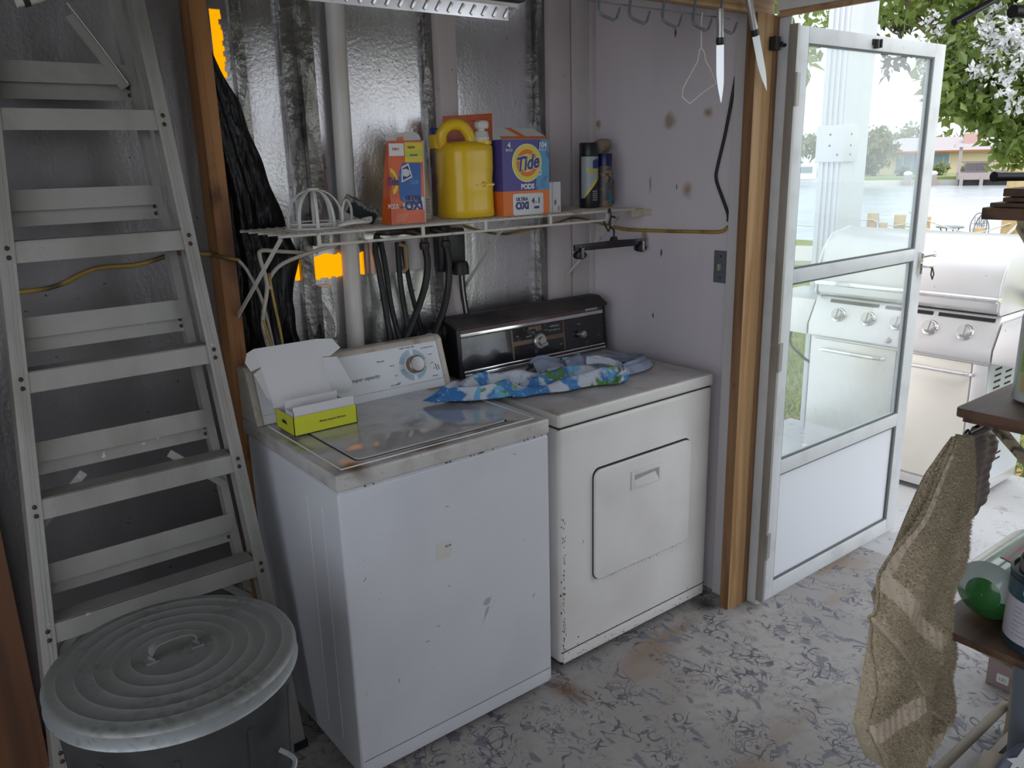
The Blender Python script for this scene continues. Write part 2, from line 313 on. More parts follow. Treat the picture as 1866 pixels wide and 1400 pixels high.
        if parent is not None:
            o.parent = parent
            if parent.type == 'EMPTY': o.location = -parent.location
        elif not world: o.location = off
        if label: o['label'] = label
        return o
def thing(name, label, cat, loc=(0, 0, 0), group=None):
    o = bpy.data.objects.new(name, None); COL.objects.link(o); o.location = loc; o.empty_display_size = .1
    o['label'] = label; o['category'] = cat
    if group: o['group'] = group
    return o
def tag(o, label, cat, group=None):
    o['label'] = label; o['category'] = cat
    if group: o['group'] = group
    return o
def struct(o, label=None, cat=None):
    o['kind'] = 'structure'
    if label: o['label'] = label
    if cat: o['category'] = cat
    return o
def text(name, s, size, O, U, V, mt, parent, th=.0006, shear=0., bold=0., align='CENTER', sx=1., sp=1.):
    """lettering as a thin mesh on the frame O (baseline anchor), U, V"""
    c = bpy.data.curves.new(name, 'FONT'); c.body = s; c.size = size; c.extrude = th/2; c.shear = shear; c.offset = bold; c.align_x = align; c.space_character = sp; c.resolution_u = 3
    o = bpy.data.objects.new(name, c); COL.objects.link(o)
    bpy.context.view_layer.update()
    me = bpy.data.meshes.new_from_object(o.evaluated_get(bpy.context.evaluated_depsgraph_get()))
    bpy.data.objects.remove(o); bpy.data.curves.remove(c)
    U, V = Vector(U).normalized(), Vector(V).normalized(); N = U.cross(V); O = Vector(O)
    M = Matrix((U*sx, V, N)).transposed().to_4x4(); M.translation = O+N*th
    me.transform(M); me.materials.clear(); me.materials.append(mt); me.name = name
    q = bpy.data.objects.new(name, me); COL.objects.link(q); q.parent = parent
    if parent is not None and parent.type == 'EMPTY': q.location = -parent.location
    return q
def ell(cx, cy, rx, ry, n=36, a0=0., a1=2*PI, rot=0.):
    out = []
    for i in range(n):
        a = a0+(a1-a0)*i/(n if abs(a1-a0-2*PI) < 1e-6 else n-1); x, y = rx*math.cos(a), ry*math.sin(a)
        out.append((cx+x*math.cos(rot)-y*math.sin(rot), cy+x*math.sin(rot)+y*math.cos(rot)))
    return out
def rrect(x0, x1, y0, y1, r, n=5):
    out = []
    for cx, cy_, a in ((x1-r, y1-r, 0), (x0+r, y1-r, PI/2), (x0+r, y0+r, PI), (x1-r, y0+r, 1.5*PI)):
        out += [(cx+r*math.cos(a+PI/2*i/n), cy_+r*math.sin(a+PI/2*i/n)) for i in range(n+1)]
    return out
def smoothpath(pts, k=6):
    P = [Vector(p) for p in pts]; out = []
    for i in range(len(P)-1):
        a, b, c, d = P[max(i-1, 0)], P[i], P[i+1], P[min(i+2, len(P)-1)]
        for j in range(k):
            t = j/k; out.append(.5*((2*b)+(c-a)*t+(2*a-5*b+4*c-d)*t*t+(3*b-a-3*c+d)*t**3))
    out.append(P[-1]); return out
def interp(tab, t):
    """piecewise-linear table [(t, tuple)]"""
    for (t0, a), (t1, b) in zip(tab, tab[1:]):
        if t <= t1:
            f = (t-t0)/(t1-t0) if t1 > t0 else 0; f = max(0, min(1, f))
            return tuple(x+(y-x)*f for x, y in zip(a, b))
    return tab[-1][1]
X, Y, Z = Vector((1, 0, 0)), Vector((0, 1, 0)), Vector((0, 0, 1))

# ================================================================ THE SETTING
struct(B().box(-2.3, 2.35, -4.2, .98, -.12, 0).build('floor', m_floor, world=True))
struct(B().box(-14, 2.36, -14, -4.2, -.14, -.02).box(-14, -2.3, -4.2, 4, -.14, -.02).build('floor_yard', m_patio, world=True))
struct(B().box(2.35, 3.70, -5.5, 1.12, -.14, -.002).build('floor_patio', m_patio, world=True))
struct(B().add([(x, y, z+dz) for x in (-2.45, 1.72) for y, z in ((1.0, 2.36), (-4.3, 3.32)) for dz in (0, .08)], [(0, 1, 3, 2), (4, 6, 7, 5), (0, 4, 5, 1), (2, 3, 7, 6), (0, 2, 6, 4), (1, 5, 7, 3)]).build('ceiling', m_ceil, world=True))  # unseen ceiling, its rise to the front shaped to admit more sky light
# back wall: foil boards in rectangles that leave the two torn holes open
fo = B()
fx = [-2.3, .100, .140, .283, .540, 1.60]
fz = [0, 1.283, 1.376, 1.86, 2.10, 2.36]
for i in range(5):
    for j in range(5):
        if (i == 1 and j == 3) or (i == 3 and j == 1): continue
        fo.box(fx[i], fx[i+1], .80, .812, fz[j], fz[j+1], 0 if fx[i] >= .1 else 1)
# ragged flaps round the holes
for k in range(16):
    z = 1.87+k*.0145; fo.box(.134-random.random()*.012, .144, .797, .803, z, z+.0145)
for k in range(20):
    x = .283+k*.0129; fo.box(x, x+.0135, .796, .803, 1.275, 1.283+random.random()*.012); fo.box(x, x+.0135, .796, .803, 1.372-random.random()*.014, 1.38)
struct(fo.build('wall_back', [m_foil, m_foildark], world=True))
struct(B().box(-2.3, 1.60, .92, .928, 0, 2.36).build('wall_back_sheathing', m_amber, world=True))
# studs and strips on the back wall
def trim(n, m, *bx, bevel=.003):
    b = B()
    for x in bx: b.box(*x)
    return struct(b.build('trim_%d' % n, m, world=True, bevel=bevel))
trim(1, m_charred, (.016, .066, .715, .80, 0, 2.36))
trim(2, m_tape, (.155, .19, .785, .80, 1.45, 2.36), (.30, .345, .775, .80, 0, 2.36))
trim(3, m_tape, (.345, .392, .745, .80, 1.40, 2.36), (.345, .392, .745, .80, 0, 1.27))
trim(4, m_tape, (.815, .848, .775, .80, 0, 2.36))
trim(5, m_pinkstud, (.848, .922, .74, .80, 0, 2.36))
trim(6, m_pinkstud, (1.345, 1.452, .74, .80, 0, 2.36))
trim(7, m_tape, (1.308, 1.345, .765, .80, 0, 2.36))
trim(8, m_crack, (1.452, 1.460, .752, .80, 0, 2.36))
trim(9, m_white, (1.460, 1.548, .735, .80, 0, 2.36))
trim(10, m_pinkstud, (1.548, 1.575, .728, .80, 0, 2.36))
# blocking board behind the taps, in front of the foil
trim(11, m_pinkstud, (.56, .84, .770, .797, 1.285, 1.395))
# right wall: plywood up to the door post, header over the doorway, wall beyond it with an unseen window added to brighten the foil
struct(B().box(1.575, 1.60, .045, .80, 0, 2.36).box(1.575, 1.60, -1.12, .045, 2.16, 2.55).box(1.575, 1.60, -1.40, -1.12, 0, 2.74).box(1.575, 1.60, -3.5, -1.40, 0, .98).box(1.575, 1.60, -3.5, -1.40, 2.35, 2.8).box(1.575, 1.60, -4.2, -3.5, 0, 3.1).build('wall_right', m_ply, world=True))
trim(12, m_white, (1.558, 1.60, -.036, .05, 0, 2.36))
# wooden door post: yellow pine face to the room, darker brown on the side
bp = B(); bp.box(1.494, 1.583, -.076, -.037, 0, 2.078)
po = struct(bp.build('trim_13', [m_wood, m_woodside], world=True, bevel=.002))
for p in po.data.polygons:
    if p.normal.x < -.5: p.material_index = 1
trim(14, m_white, (1.577, 1.625, -1.13, -.085, 2.085, 2.17), bevel=.004)
trim(15, m_woodlen, (1.590, 1.605, -1.12, -.085, 2.068, 2.085), bevel=.002)
# beam over the washing corner that carries the hook rail
trim(16, m_woodlen, (.30, 1.60, -.062, -.022, 2.078, 2.36), bevel=.003)
# dark strip standing in for shade on the post's right, then aluminium door jamb
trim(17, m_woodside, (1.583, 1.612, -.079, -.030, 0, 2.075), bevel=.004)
trim(18, m_alu2, (1.606, 1.613, -.122, -.079, 0, 2.075), bevel=.001)
# rest of the shed, out of the picture: left wall with an opening, front wall with a double doorway
struct(B().box(-2.35, -2.3, -.3, .98, 0, 2.36).box(-2.35, -2.3, -4.2, -.3, 0, .4).box(-2.35, -2.3, -4.2, -3.9, .4, 3.2).build('wall_left', m_wallin, world=True))
struct(B().box(-1.1, 1.6, -4.25, -4.2, 0, 3.3).box(-2.35, -1.1, -4.25, -4.2, 3.12, 3.3).build('wall_front', m_wallin, world=True))

# ---------------------------------------------------------------- storm door, open outwards
dr = thing('door_1', 'white aluminium storm door with two panes standing open towards the patio', 'door', (1.61, -.125, 0)); struct(dr)
DX0, DX1, DZ0, DZ1, DY = 1.617, 2.590, .022, 2.040, -.130
def dframe():
    b = B(); y0, y1 = DY-.016, DY+.016
    b.box(DX0, 1.672, y0, y1, DZ0, DZ1).box(2.512, DX1, y0, y1, DZ0, DZ1)
    b.box(1.672, 2.512, y0, y1, 1.990, DZ1).box(1.672, 2.512, y0, y1, DZ0, .085)
    b.box(1.672, 2.512, y0, y1, 1.222, 1.270).box(1.672, 2.512, y0, y1, .520, .575)
    return b
dframe().build('door_frame', m_alu2, dr, bevel=.003)
B().box(1.672, 2.512, DY-.003, DY+.003, .085, .520).build('kick_panel', m_kick, dr)
B().box(1.672, 2.512, DY-.002, DY+.002, 1.270, 1.990).build('upper_pane', m_glass, dr)
B().box(1.672, 2.512, DY-.002, DY+.002, .575, 1.222).build('lower_pane', m_glass, dr)
g = B()
for z0, z1 in ((.085, .52), (.575, 1.222), (1.270, 1.99)):
    for a in ((2.500, 2.512, z0, z1), (1.672, 1.678, z0, z1)): g.box(a[0], a[1], DY-.012, DY-.004, a[2], a[3])
    g.box(1.678, 2.50, DY-.012, DY-.004, z0, z0+.006); g.box(1.678, 2.50, DY-.012, DY-.004, z1-.006, z1)
g.build('glazing_gasket', m_gasket, dr)
B().box(1.602, 1.616, DY-.02, DY+.012, DZ0, 2.045).build('hinge_rail', m_darkmetal if False else m_alu, dr, bevel=.002)
for z in (.20, .92, 1.80):
    B().box(1.598, 1.630, DY-.021, DY-.016, z, z+.10).lathe([(.006, 0), (.006, .1)], (1.606, DY-.022, z), 10).build('hinge', m_alu, dr)
b = B(); b.box(2.05, 2.10, DY-.026, DY-.015, 2.008, 2.026).box(2.055, 2.066, DY-.036, DY-.02, 1.995, 2.024).box(2.078, 2.086, DY-.036, DY-.02, 1.998, 2.026)
b.build('closer_bracket', m_darkmetal, dr, bevel=.001)
b = B(); b.box(2.545, 2.565, DY-.028, DY-.016, 1.165, 1.255).tube([(2.555, DY-.028, 1.24), (2.60, DY-.045, 1.245), (2.625, DY-.045, 1.24)], .011, 8).tube([(2.555, DY-.028, 1.20), (2.59, DY-.05, 1.195), (2.612, DY-.05, 1.20)], .008, 8)
b.build('latch_handle', m_chrome, dr)
b = B().tube([(2.60, DY-.05, 1.19), (2.597, DY-.05, 1.16), (2.612, DY-.05, 1.14), (2.622, DY-.05, 1.16), (2.603, DY-.05, 1.19)], .003, 6); b.build('key_ring', m_brass, dr)
b = B().tube([(1.585, -.10, 1.985), (1.63, -.108, 1.985)], .006, 8).box(1.560, 1.586, -.100, -.077, 1.970, 2.01).tube([(1.57, -.088, 1.99), (1.66, -.10, 2.0)], .004, 6)
tag(b.build('door_chain_bracket', m_darkmetal), 'small dark metal bracket and rod at the top of the wooden door post', 'bracket')

# ================================================================ WASHING MACHINE
w = thing('washing_machine', 'white top loading washing machine with grimy lid, beside the step ladder', 'washing machine', (.343, .31, 0))
B().box(0, .686, 0, .60, .03, .866).build('cabinet', m_enamel, w, bevel=.007, seg=3)
B().box(.004, .682, .004, .60, .862, .873).build('top_seam', m_gap, w)
B().box(.03, .656, .03, .58, 0, .03).build('base', m_gap, w)
b = B(); b.box(-.002, .688, -.004, .632, .871, .917)
b.build('top', m_washtop, w, bevel=.008, seg=3)
o = w.children[-1]
o.data.materials.append(m_enamel)
for p in o.data.polygons:
    if abs(p.normal.z) < .7: p.material_index = 1
b = B(); b.prism(rrect(.084, .584, .052, .512, .02), (0, 0, .917), X, Y, Z, .001, 1).prism(rrect(.090, .578, .058, .508, .018), (0, 0, .918), X, Y, Z, .005, 0)
b.build('lid', [m_washlid, m_gap], w, bevel=.0015)
B().tube([(.03, .50, .9165), (.03, .03, .9165), (.655, .03, .9165), (.655, .50, .9165)], .0032, 6).build('top_bead', m_conswhite, w)
b = B().box(.013, .674, -.0012, .002, .030, .0745).box(.006, .012, -.001, .002, .030, .115)
b.build('toe_panel', m_enamel, w, bevel=.001)
B().box(.010, .678, -.0010, .002, .0745, .0768).build('toe_seam', m_printgrey, w)
# side panel creases
for yy in (.10, .19): B().tube([(-.0005, yy, .10), (.0, yy, .80)], .0008, 5).build('side_crease', m_enamel, w)
# console
def wc(z): return .512+(z-.917)*.325
Nn = Vector((0, -1, .325)).normalized(); Vv = Vector((0, .325, 1)).normalized()
prof = [(.512, .917), (.630, .917), (.630, 1.078), (wc(1.072)+.012, 1.083), (wc(1.072), 1.072)]
b = B().prism([(p[0], p[1]) for p in prof], (.022, 0, 0), Y, Z, X, .642); b.build('console', m_conscap, w, bevel=.004)
for x0 in (.0, .664):
    b = B().prism([(p[0]-(.004 if i in (0, 4) else 0), p[1]+(.003 if i > 1 else 0)) for i, p in enumerate(prof)], (x0, 0, 0), Y, Z, X, .022)
    b.build('console_end_cap', m_conscap, w, bevel=.006, seg=3)
fr0 = Vector((0, .512, .917)); FV = Vector((0, .325, 1)).normalized()
def cf(x, v): return fr0+X*x+FV*v
B().prism([(.024, .030), (.662, .030), (.662, .158), (.024, .158)], fr0, X, FV, Nn, .0025).build('control_panel', m_conswhite, w)
B().prism([(.024, .003), (.662, .003), (.662, .028), (.024, .028)], fr0, X, FV, Nn, .003).build('console_lower_band', m_conswhite, w)
kx, kv = .556, .092
b = B()
for a0, a1 in ((12, 78), (96, 168), (190, 262), (280, 345)):
    a0, a1 = math.radians(a0), math.radians(a1)
    pts = ell(kx, kv, .052, .052, 12, a0, a1)+list(reversed(ell(kx, kv, .036, .036, 12, a0, a1)))
    for i in range(11): b.prism([pts[i], pts[i+1], pts[22-i], pts[23-i]], fr0, X, FV, Nn, .0005, off=.0026)
b.build('dial_ring', m_paleblue, w)
c0 = cf(kx, kv)+Nn*.003
kn = B(); 
def ncyl(b, c, n, prof, seg=28, mi=0):
    n = Vector(n).normalized(); u = n.orthogonal().normalized(); v = n.cross(u); vs = []; fs = []; k = len(prof)
    for r, h in prof:
        for j in range(seg): a = 2*PI*j/seg; vs.append(Vector(c)+n*h+(u*math.cos(a)+v*math.sin(a))*r)
    for i in range(k-1):
        for j in range(seg): fs.append((i*seg+j, i*seg+(j+1) % seg, (i+1)*seg+(j+1) % seg, (i+1)*seg+j))
    fs += [tuple(range(seg-1, -1, -1)), tuple(range((k-1)*seg, k*seg))]
    return b.add(vs, fs, mi, True)
ncyl(kn, c0, Nn, [(.0345, 0), (.0345, .004), (.030, .006)], mi=1)
ncyl(kn, c0, Nn, [(.030, .004), (.0285, .028), (.026, .030)], mi=0)
ko = kn.build('control_knob', [m_knobbrown, m_conswhite], w)
kc = B(); ncyl(kc, c0+Nn*.030, Nn, [(.0255, -.002), (.024, .003), (.015, .0045)]); kc.build('knob_cap', mat('dull_grey_cap', (.42, .42, .43), .35, .3), ko, label='grey metal cap of the control knob')
text('lettering', 'heavy duty super capacity', .0175, cf(.335, .072)+Nn*.0026, X, FV, m_printgrey, w, shear=.25, bold=.0002)
for s, x, v, z in (('Normal', .44, .120, .0085), ('Heavy', .478, .100, .007), ('spin', .486, .066, .007), ('rinse', .49, .040, .007), ('pre wash', .475, .036, .009), ('permanent press', .622, .140, .007), ('casual', .628, .115, .006), ('warm', .63, .085, .006), ('off', .633, .066, .006), ('delicate', .632, .040, .007), ('regular  heavy  light', .545, .150, .0075)):
    text('lettering', s, z, cf(x, v)+Nn*.0026, X, FV, m_printgrey, w)
b = B()
for x, v, l in ((.640, .082, .024), (.649, .078, .018)): b.bar(cf(x, v)+Nn*.003, cf(x+.004, v-l)+Nn*.003, .003, .001, Nn)
b.build('panel_mark', m_printgrey, w)
# service sticker and paint chips on the front
st = B().prism([(0, .002), (.050, 0), (.052, .045), (.047, .053), (.001, .054)], (.275, 0, .589), X, Z, -Y, .0006); so_ = st.build('sticker', mat('faded_label', (.60, .585, .545), .5, layers=[('n', 60, (.5, .47, .42), .55, .75)]), w, label='faded square sticker')
text('lettering', '48 98', .009, (.314, -.0008, .624), X, Z, m_printgrey, so_)
b = B().prism([(0, .004), (.012, -.004), (.026, .0), (.034, .022), (.028, .016), (.022, .020), (.010, .016)], (.424, 0, .397), X, Z, -Y, .0005)
b.prism([(0, .0), (.004, .022), (.012, .034), (.020, .036), (.016, .020), (.006, .006), (-.010, -.018)], (.428, 0, .352), X, Z, -Y, .0005)
b.build('paint_chip', mat('exposed_primer', (.40, .385, .38), .6), w)
b = B()
for q in range(34):
    x, z = random.uniform(.02, .66), random.uniform(.1, .84); a = random.uniform(0, 2*PI); l = random.choice([.001, .0015, .002, .012]); r = .0008
    b.bar((x, -.0006, z), (x+math.cos(a)*l, -.0006, z+math.sin(a)*l+.0006), r*2, .0008, (0, 1, 0))
b.build('scratches', m_printgrey, w)['kind'] = 'stuff'
b = B()
for q in range(16):
    x = random.uniform(.02, .66); b.box(x, x+random.uniform(.002, .007), -.0050, -.003, .870, .8728)
b.build('grime_specks', m_crack, w)['kind'] = 'stuff'

# ================================================================ DRYER
d = thing('tumble_dryer', 'cream white tumble dryer with black control console, beside the door post', 'dryer', (1.126, .34, 0))
DX, DE, DF = .758, 1.494, .037
B().box(DX, DE, DF, .66, .03, .853).build('cabinet', m_cream, d, bevel=.016, seg=4)
B().box(DX+.006, DE-.006, DF+.006, .66, .849, .860).build('top_seam', m_gap, d)
B().box(DX+.03, DE-.03, DF+.03, .62, 0, .03).build('base', m_gap, d)
o = B().box(DX-.002, DE+.002, DF-.004, .672, .857, .903).build('top', m_drytop, d, bevel=.013, seg=4)
o.data.materials.append(m_cream)
for p in o.data.polygons:
    if abs(p.normal.z) < .7: p.material_index = 1
for q in (DX+.03, DE-.03): B().tube([(q, .065, .9022), (q, .57, .9022)], .003, 6).build('top_bead', m_drytop, d)
b = B().prism(rrect(.9005, 1.3795, .2895, .6895, .030, 6), (0, DF, 0), X, Z, -Y, .001, 1)
b.build('door_recess', [m_gap, m_gap], d)
dd = B(); dd.prism(rrect(.903, 1.377, .292, .684, .028, 6), (0, DF-.001, 0), X, Z, -Y, .011)
do = dd.build('door', m_cream, d, bevel=.004, seg=3)
yb = DF-.012
hb = B(); hb.box(1.068, 1.082, yb-.004, yb+.002, .575, .640).box(1.203, 1.216, yb-.004, yb+.002, .575, .640).box(1.082, 1.203, yb-.004, yb+.002, .624, .640).box(1.082, 1.203, yb-.004, yb+.002, .575, .583)
hb.build('handle', m_cream, do, bevel=.001)
B().box(1.086, 1.200, yb-.0012, yb, .584, .623).build('handle_recess', mat('shadowed_handle_cup', (.35, .33, .31), .5), do)
hb = B(); hb.add([(1.084, yb-.0035, .583), (1.202, yb-.0035, .583), (1.184, yb-.0015, .614), (1.084, yb-.0015, .606)], [(0, 1, 2, 3)]); hb.build('handle_cup', m_cream, do)
B().box(DX+.012, DE-.012, DF-.0015, DF+.002, .030, .070).build('toe_panel', m_cream, d, bevel=.001)
B().box(DX+.004, DE-.004, DF-.0010, DF+.002, .070, .0735).build('toe_seam', m_crack, d)
# rust runs on the left front corner and specks along the foot
b = B()
for q in range(70):
    z = random.uniform(.06, .60)**1.15; xx = DX+.015+random.gauss(0, .004); b.box(xx, xx+random.uniform(.0006, .0022), DF-.0012, DF+.010, z, z+random.uniform(.002, .009))
for q in range(60):
    x = random.uniform(.78, 1.48); z = .032+abs(random.gauss(0, .022)); r = random.uniform(.001, .0032); b.box(x, x+r*1.6, DF-.0018, DF, z, z+r)
for q in range(26):
    x = random.uniform(.98, 1.36); z = .288-abs(random.gauss(0, .006)); b.box(x, x+.002, DF-.0012, DF, z, z+random.uniform(.001, .006))
rs_ = b.build('rust_specks', mat('brown_rust', (.13, .06, .03), .8, layers=[('n', 60, (.03, .02, .015), .5, .6)]), d); rs_['kind'] = 'stuff'
# console
cn = Vector((0, -1, .12)).normalized(); cv = Vector((0, .12, 1)).normalized(); c00 = Vector((0, .588, .903))
def df(x, v, n=0.): return c00+X*x+cv*v+cn*n
b = B().prism([(.592, .903), (.688, .903), (.688, 1.100), (.606, 1.060)], (.792, 0, 0), Y, Z, X, .700); b.build('console', m_black, d)
for x0 in (.776, 1.490):
    B().prism([(.588, .903), (.692, .903), (.692, 1.106), (.665, 1.112), (.604, 1.080)], (x0, 0, 0), Y, Z, X, .020).build('console_end', m_black, d, bevel=.003)
B().prism([(.594, 1.078), (.650, 1.098), (.694, 1.102), (.694, 1.116), (.640, 1.116), (.592, 1.088)], (.774, 0, 0), Y, Z, X, .738).build('console_lid', m_blackdust, d, bevel=.002)
B().prism([(0, 0), (0, .022), (.700, .022), (.700, 0)], df(.792, .158), X, cv, cn, .004).build('woodgrain_strip', m_mauve, d)
B().prism([(0, 0), (0, .014), (.700, .014), (.700, 0)], df(.792, .146), X, cv, cn, .008).build('upper_chrome_strip', m_chrome, d, bevel=.003)
cp_ = B().prism([(0, 0), (0, .116), (.698, .116), (.698, 0)], df(.793, .028), X, cv, cn, .002); cpo = cp_.build('control_panel', m_panelblack, d)
b = B().prism([(0, 0), (0, .010), (.700, .010), (.700, 0)], df(.792, .004), X, cv, cn, .012).prism([(0, 0), (0, .008), (.700, .008), (.700, 0)], df(.792, .018), X, cv, cn, .008)
b.build('lower_chrome_strip', m_chrome, d, bevel=.003)
b = B()
for r in ((1.020, 1.028, .030, .142), (1.276, 1.283, .030, .142)): b.prism([(r[0], r[2]), (r[1], r[2]), (r[1], r[3]), (r[0], r[3])], c00, X, cv, cn, .0006, off=.0021)
for r in ((1.028, 1.115, .080, .096), (1.190, 1.276, .080, .096), (1.140, 1.168, .122, .142), (1.105, 1.142, .132, .142)): b.prism([(r[0], r[2]), (r[1], r[2]), (r[1], r[3]), (r[0], r[3])], c00, X, cv, cn, .0006, off=.0021)
b.build('bronze_markings', m_gold, cpo)
for s, x, v, z in (('WRINKLE', 1.235, .126, .011), ('OUT TIMED DRY', 1.233, .112, .008), ('AIR', 1.05, .112, .008), ('LESS DRY', 1.105, .105, .007), ('OFF', 1.260, .052, .007), ('HIGH', 1.125, .118, .006), ('LOW', 1.190, .118, .006), ('START', 1.362, .116, .008)):
    text('lettering', s, z, df(x, v, .0022), X, cv, m_printsilver, cpo)
k = B(); kc_ = df(1.152, .083, .002)
ncyl(k, kc_, cn, [(.030, 0), (.030, .010), (.026, .014)]); ncyl(k, kc_+cn*.014, cn, [(.018, 0), (.015, .012)]); k.bar(kc_+cn*.018-cv*.014-X*.003, kc_+cn*.018+X*.022-cv*.012, .012, .016, cn); k.build('dial_knob', m_steelknob, d)
k = B(); ncyl(k, df(1.364, .078, .002), cn, [(.012, 0), (.012, .012), (.015, .014), (.014, .026), (.010, .029)]); k.build('start_button', m_steelknob, d)
B().prism([(0, 0), (.066, 0), (.066, .011), (0, .011)], df(1.40, .165, .004), X, cv, cn, .0012).build('name_plate', m_printsilver, d)

# ================================================================ STEP LADDER (folded, leaning back)
ld = thing('step_ladder', 'folded aluminium step ladder leaning on the dark foil wall at the left', 'ladder', (-.36, .30, 0))
def lp(x, z, o=0.):
    """point on the leaning front of the ladder: o is the distance behind it"""
    return Vector((x, .254+.165*z+o, z))
LU = Vector((0, .165, 1)).normalized(); LN = Vector((0, 1, -.165)).normalized()
def lx(z, s): return (-.697+.0905*z) if s < 0 else (-.0505-.040*z)   # outer edge of each rail
for s in (-1, 1):
    z0, z1 = .012, 2.32
    def rail(dx0, dx1, o0, o1, dz=0.):
        b = B(); v = []
        for z in (z0, z1):
            for dx in (dx0, dx1):
                for o in (o0, o1): v.append(lp(lx(z, s)-s*dx, z, o))
        return v, [(0, 1, 3, 2), (4, 6, 7, 5), (0, 4, 5, 1), (2, 3, 7, 6), (0, 2, 6, 4), (1, 5, 7, 3)]
    b = B(); b.add(*rail(0, .034, 0, .003)); b.add(*rail(0, .003, .003, .075)); b.add(*rail(0, .026, .072, .075))
    b.add(*rail(.012, .015, -.0015, 0)); b.add(*rail(.021, .024, -.0015, 0))
    ro = b.build('front_rail', m_alu, ld)
    for k in range(7):
        zt = 1.80-.3035*k
        for dz in (.012, .034):
            rb = B(); ncyl(rb, lp(lx(zt, s)-s*.017, zt-dz), -LN, [(.0058, -.001), (.0058, .002), (.003, .004)], 10); rb.build('rivet', m_rivet, ro)
    rb = B(); rb.obox(lp(lx(.012, s)-s*.02, .012, .04), X*.024, Y*.045, Z*.012); rb.build('rubber_foot', m_hose, ro)
for k in range(7):
    z = 1.80-.3035*k; b = B()
    a, c = lx(z, -1)+.030, lx(z, 1)-.030
    for p, q, w_, h_ in ((0, 0, .003, .048),):
        v = []
        for xx in (a, c):
            for o in (.004, .007):
                for dz in (0, -.048): v.append(lp(xx, z+dz, o))
        b.add(v, [(0, 1, 3, 2), (4, 6, 7, 5), (0, 4, 5, 1), (2, 3, 7, 6), (0, 2, 6, 4), (1, 5, 7, 3)])
    v = []
    for xx in (a, c):
        for yy in (.004, .072):
            for dz in (0, -.004): v.append((xx, lp(0, z).y+yy, z+dz))
    b.add(v, [(0, 1, 3, 2), (4, 6, 7, 5), (0, 4, 5, 1), (2, 3, 7, 6), (0, 2, 6, 4), (1, 5, 7, 3)])
    b.bar((a, lp(0, z).y+.010, z+.001), (c, lp(0, z).y+.010, z+.001), .006, .002)
    b.build('step', m_alu, ld)
# rear frame: two slimmer rails and channel braces, a hand's breadth higher than the steps
def rx(z, s): return lx(z, s)-s*(.036 if s > 0 else .012)
for s in (-1, 1):
    v = []
    for z in (.03, 2.28):
        for dx in (0, .022):
            for o in (.078, .118): v.append(lp(rx(z, s)-s*dx, z, o))
    B().add(v, [(0, 1, 3, 2), (4, 6, 7, 5), (0, 4, 5, 1), (2, 3, 7, 6), (0, 2, 6, 4), (1, 5, 7, 3)]).build('rear_rail', m_alu, ld)
for k in range(7):
    z = 1.918-.3035*k
    if z < .1: continue
    a, c = rx(z, -1)+.004, rx(z, 1)-.004; b = B()
    for (o0, o1, d0, d1) in ((.076, .079, 0, -.050), (.079, .102, -.047, -.050), (.100, .103, -.050, -.088)):
        v = []
        for xx in (a, c):
            for o in (o0, o1):
                for dz in (d0, d1): v.append(lp(xx, z+dz, o))
        b.add(v, [(0, 1, 3, 2), (4, 6, 7, 5), (0, 4, 5, 1), (2, 3, 7, 6), (0, 2, 6, 4), (1, 5, 7, 3)])
    br = b.build('rear_brace', m_alu, ld)
    for dz in (.056, .074):
        rb = B(); ncyl(rb, lp(c-.018, z-dz, .100), -LN, [(.0055, -.001), (.0055, .003)], 8); rb.build('rivet', m_rivet, br)
for z, l in ((.94, 1), (.94, -1), (.60, 1), (.60, -1)):
    x1 = rx(z-.12, l)-l*.01; x0 = x1-l*.13
    B().bar(lp(x0, z-.03, .076), lp(x1, z-.15, .074), .020, .004, LN).build('knee_brace', m_alu, ld)
B().bar(lp(-.30, 2.03, .072), lp(-.20, 1.86, .072), .022, .008, LN).tube([lp(-.19, 1.87, .07), lp(-.24, 1.96, .07), lp(-.30, 2.06, .07)], .003, 6).build('spreader_bar', m_alu, ld)
for zz, xx in ((.50, -.585),): B().bar(lp(lx(.16, -1)+.03, .17, -.001), lp(lx(.06, -1)+.03, .05, -.001), .012, .002, LN).build('blue_label', mat('blue_tape', (.03, .22, .42), .5), ld, label='strip of blue tape')

# ================================================================ TRASH CAN
tcx, tcy = -.462, -.170
tn = thing('trash_can', 'galvanised steel trash can with ribbed round lid in front of the step ladder', 'trash can', (tcx, tcy, 0))
prof = [(.185, 0), (.188, .01), (.222, .64), (.228, .668)]
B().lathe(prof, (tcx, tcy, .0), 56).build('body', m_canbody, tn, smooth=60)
b = B()
for k in range(10):
    a = 2*PI*k/10; p = [(tcx+math.cos(a)*(.186+.055*z), tcy+math.sin(a)*(.186+.055*z), z) for z in (.03, .62)]
    b.bar(p[0], p[1], .012, .004, (math.cos(a), math.sin(a), 0))
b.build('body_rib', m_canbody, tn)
pr = [(.233, .667), (.237, .665), (.241, .669), (.2385, .674), (.2385, .690), (.240, .697)]
lid = [(.240, .697), (.237, .703), (.229, .706)]
r = .212
while r > .055:
    lid += [(r+.005, .7065+.014*(.24-r)), (r, .7092+.014*(.24-r)), (r-.005, .7065+.014*(.24-r))]; r -= .033
lid += [(.03, .7125), (.0005, .7125)]
b = B().lathe(pr, (tcx, tcy, 0), 72, 1, cap=False).lathe(lid, (tcx, tcy, 0), 72, 0, cap=False)
lo = b.build('lid', [m_galv, m_galvrim], tn, smooth=50)
hx, hy = tcx+.0, tcy-.006
pts = [(hx-.044, hy-.002, .713), (hx-.043, hy-.002, .732), (hx-.030, hy, .744), (hx+.005, hy, .747), (hx+.030, hy, .744), (hx+.043, hy+.002, .732), (hx+.044, hy+.002, .713)]
b = B(); P = smoothpath(pts, 4)
